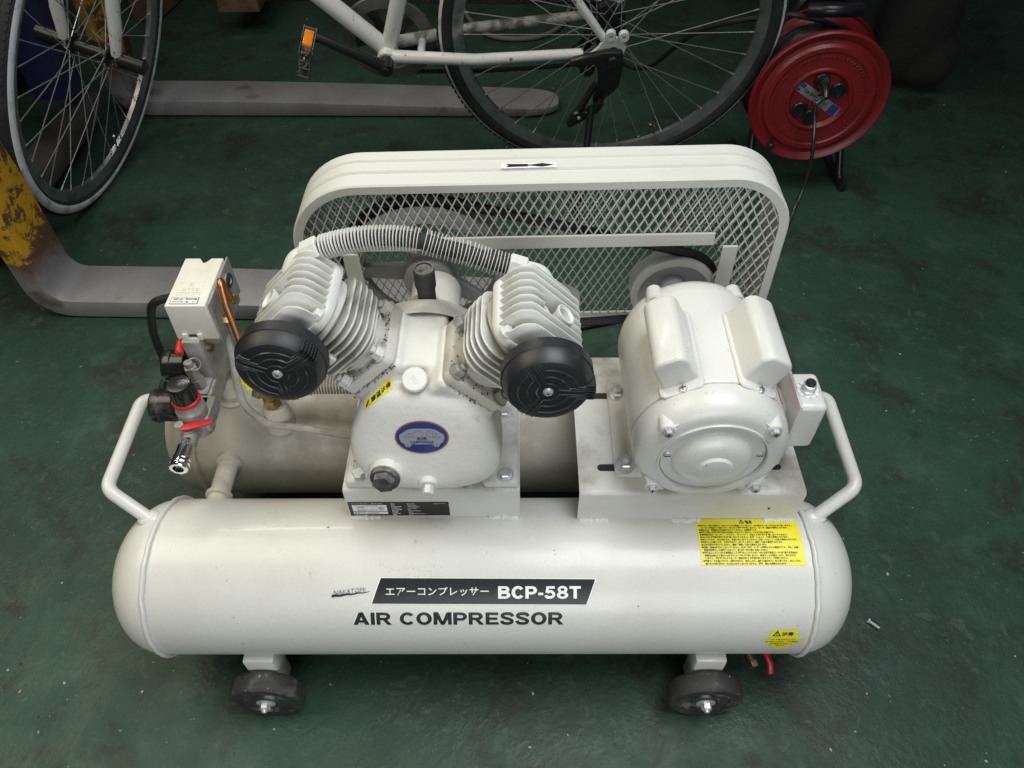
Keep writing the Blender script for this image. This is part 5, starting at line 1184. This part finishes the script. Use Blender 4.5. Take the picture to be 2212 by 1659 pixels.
# ================================================================== cable reel
RC = Vector((.7470, 1.15, .2520)); CR = thing('cable_reel', (RC.x, 1.21, 0), 'red round cable reel with sockets standing in the shadow behind the guard', 'cable reel')
ra = Vector((-.05, -1, .02)).normalized(); RMx = frame(RC, ra, (1, 0, 0)); RR = .1555
bm = nb(); lathe(bm, [(0, -.004), (.060, -.004), (.068, .004), (.072, .004), (.076, .001), (.108, .001), (.112, .003), (.122, .003), (.128, -.003), (.136, -.004), (.142, .001), (.152, .004), (RR, .001), (RR + .001, -.006), (RR - .003, -.012), (.140, -.010), (.05, -.008), (0, -.008)], RMx, 80)
for k in range(64):
    a = 2 * math.pi * k / 64; tube(bm, [RMx @ Matrix.Rotation(a, 4, 'Z') @ Vector((.099 + .004 * math.sin(t * 3), .0045 * math.cos(t * 3), .0022)) for t in (0, .4, .8)], .0012, 5)
fla = obj('flange', bm, 'red_paint', CR, ang=25)
bm = nb(); lathe(bm, [(.05, -.118), (.11, -.118), (.118, -.112), (.130, -.112), (.140, -.120), (.150, -.122), (RR + .002, -.118), (RR + .003, -.126), (RR - .004, -.132), (.05, -.128), (.05, -.118)], RMx, 72); obj('flange', bm, 'red_paint', CR, ang=25)
bm = nb(); pts = []
for i in range(14 * 24): a = 2 * math.pi * i / 24; pts.append(RMx @ Vector(((.126 + .002 * math.sin(i * .11)) * math.cos(a), .126 * math.sin(a), -.020 - .092 * (i / (14 * 24)))))
tube(bm, pts, .0052, 6); cyl(bm, RMx @ Vector((0, 0, -.12)), RMx @ Vector((0, 0, -.008)), .122, 48); obj('wound_cable', bm, 'cord_black', CR)
for a in (95, 30, 215, 260):
    b = nb(); p = RMx @ Matrix.Rotation(R_(a), 4, 'Z') @ T(.044, 0, -.004)
    lathe(b, [(0, 0), (.0185, 0), (.0185, .005), (.0170, .007), (.0140, .007), (.0135, .002), (0, .002)], p, 28)
    for s in (-1, 1): box(b, (-.004, s * .005 - .0009, .002), (.004, s * .005 + .0009, .0026), M=p, mi=1)
    obj('socket', b, ['bike_black', 'gasket_black'], CR)
bm = nb(); p = RMx @ Matrix.Rotation(R_(-32), 4, 'Z') @ T(0, 0, -.0035)
prism(bm, [(-.064, -.012), (.058, -.012), (.064, -.005), (.064, .012), (-.064, .012)], 0, .0012, p, mi=0); box(bm, (.036, -.011, .0012), (.058, .011, .0017), M=p, mi=1); box(bm, (-.060, .001, .0012), (-.047, .010, .0017), M=p, mi=1); box(bm, (-.060, -.010, .0012), (-.053, -.004, .0017), M=p, mi=1)
for s_, xa in (('15A', -.043), ('100V', -.027), ('125V', .014)): join(bm, fit(text(s_, .02), xa, xa + .013, -.004, .004), p @ T(0, 0, .0018), 2)
obj('rating_plate', bm, ['plate_grey', 'badge_blue', 'print_black'], CR, smooth=False)
bm = nb(); lathe(bm, [(.0080, -.004), (.0160, -.004), (.0160, .004), (.0140, .007), (.0095, .007), (.0080, .004), (.008, -.004)], RMx, 6); obj('centre_nut', bm, 'chrome', CR)
bm = nb(); p = RMx @ Matrix.Rotation(R_(-127), 4, 'Z') @ T(.140, 0, 0); cyl(bm, p @ Vector((0, 0, 0)), p @ Vector((0, 0, .020)), .0085, 14, bv=.002); obj('winding_knob', bm, 'bike_black', CR)
bm = nb()
for x, y in ((.130, -.02), (-.055, .13)): pass
tube(bm, fillet([(.8790, 1.150, .012), (.880, 1.190, .012), (.845, 1.275, .24), (.800, 1.29, .425), (.700, 1.29, .425), (.650, 1.29, .24), (.640, 1.190, .012), (.640, 1.150, .012)], .03, 5), .0095, 12)
tube(bm, [(.880, 1.175, .012), (.880, 1.37, .012)], .0095, 12); tube(bm, [(.640, 1.175, .012), (.640, 1.37, .012)], .0095, 12)
obj('stand', bm, 'bike_black', CR)
bm = nb(); tube(bm, smoothpath([(.700, 1.235, .418), (.735, 1.215, .426), (.775, 1.215, .426), (.810, 1.235, .418)], 5), .0150, 14); obj('carrying_grip', bm, 'bike_black', CR)
bm = nb(); tube(bm, smoothpath([(.860, 1.24, .31), (.8434, 1.245, .342), (.7665, 1.248, .380), (.7137, 1.25, .394), (.6422, 1.27, .392), (.50, 1.40, .30), (.42, 1.62, .10), (.36, 1.9, .012), (.30, 2.3, .010)], 6), .0062, 10); obj('cable_end', bm, 'cord_black', CR)
# lead plugged into the reel
PL = thing('plugged_lead', (.722, 1.11, 0), 'thin black lead hanging from the plug in the red cable reel', 'power lead')
pp = RMx @ Matrix.Rotation(R_(95), 4, 'Z') @ Vector((.044, 0, .003))
bm = nb(); tube(bm, [pp, pp + ra * .018, pp + ra * .036 + Vector((0, 0, -.004)), pp + ra * .050 + Vector((0, 0, -.014))], lambda t: .0150 - .009 * t, 14); obj('plug', bm, 'dusty_black', PL)
bm = nb(); tube(bm, smoothpath([tuple(pp + ra * .046 + Vector((0, 0, -.011))), (.7200, 1.090, .270), (.7225, 1.065, .225), (.7290, 1.050, .1750), (.7325, 1.045, .1250), (.7265, 1.035, .0800), (.712, 1.010, .040), (.68, .95, .008), (.60, .82, .006), (.45, .70, .006), (.30, .62, .006)], 8), .0042, 10); obj('lead', bm, 'dusty_black', PL)
# ================================================================== things at the edge of the picture
def timber(name, lo, hi, label, rz=0):
    bm = nb(); box(bm, lo, hi, .003, 1, M=T((lo[0] + hi[0]) / 2, (lo[1] + hi[1]) / 2, 0) @ Matrix.Rotation(R_(rz), 4, 'Z') @ T(-(lo[0] + hi[0]) / 2, -(lo[1] + hi[1]) / 2, 0)); return tag(obj(name, bm, 'old_wood'), label, 'timber')
timber('timber_block', (-1.235, 2.175, .004), (-1.150, 2.75, .17), 'dark brown timber standing on the floor behind the bicycle front wheel', -9)
timber('timber_beam', (-.935, 2.075, .075), (-.800, 2.90, .155), 'brown timber beam raised above the green floor at the top edge')
bm = nb()
for yy in (2.35, 2.75): box(bm, (-1.05, yy, .002), (-.70, yy + .10, .074), .003, 1)
tag(obj('timber_support', bm, 'old_wood'), 'dark wooden support under the raised timber beam', 'timber')
bm = nb(); tube(bm, smoothpath([(-.22, 2.55, .01), (-.1563, 2.3247, .009), (-.1111, 2.1645, .009), (-.0501, 2.0518, .009), (.0307, 2.0146, .009), (.127, 2.0307, .009), (.1939, 2.1025, .009), (.2329, 2.2362, .009), (.26, 2.5, .01)], 8), .008, 10)
tag(obj('floor_hose', bm, 'hose_grey'), 'grey hose curving over the floor behind the bicycle rear wheel', 'hose')
bm = nb(); superell(bm, (1.20, 1.76, .17), (.125, .13, .165), 2.6, 2.4); superell(bm, (1.13, 1.82, .33), (.09, .10, .10), 2.2, 2.2); superell(bm, (1.26, 1.70, .09), (.08, .08, .08), 2.4, 2.4)
bm = blend(bm, .009, 6)
tag(obj('dark_bag', bm, 'dark_cloth', ang=180), 'dark rounded bag slumped on the floor in shadow beside the cable reel', 'bag')
bm = nb(); box(bm, (.88, 1.62, .0), (1.05, 2.1, .42), .03, 3); box(bm, (.91, 1.66, .40), (1.02, 1.95, .50), .02, 2); cyl(bm, (.86, 1.58, .30), (1.0, 1.58, .42), .035, 16, bv=.008)
tag(obj('dark_machine', bm, 'dark_metal'), 'dark machine block in deep shadow behind the red cable reel', 'machine')
bm = nb(); sp = Vector((.5960, .0040, .0045)); sd = Vector((.72, -.68, 0)).normalized()
cyl(bm, sp, sp + sd * .0165, .0022, 10); hexhead(bm, frame(sp, -sd), .0042, .0030)
tag(obj('loose_screw', bm, 'steel'), 'small loose steel screw lying on the floor right of the tank', 'screw')
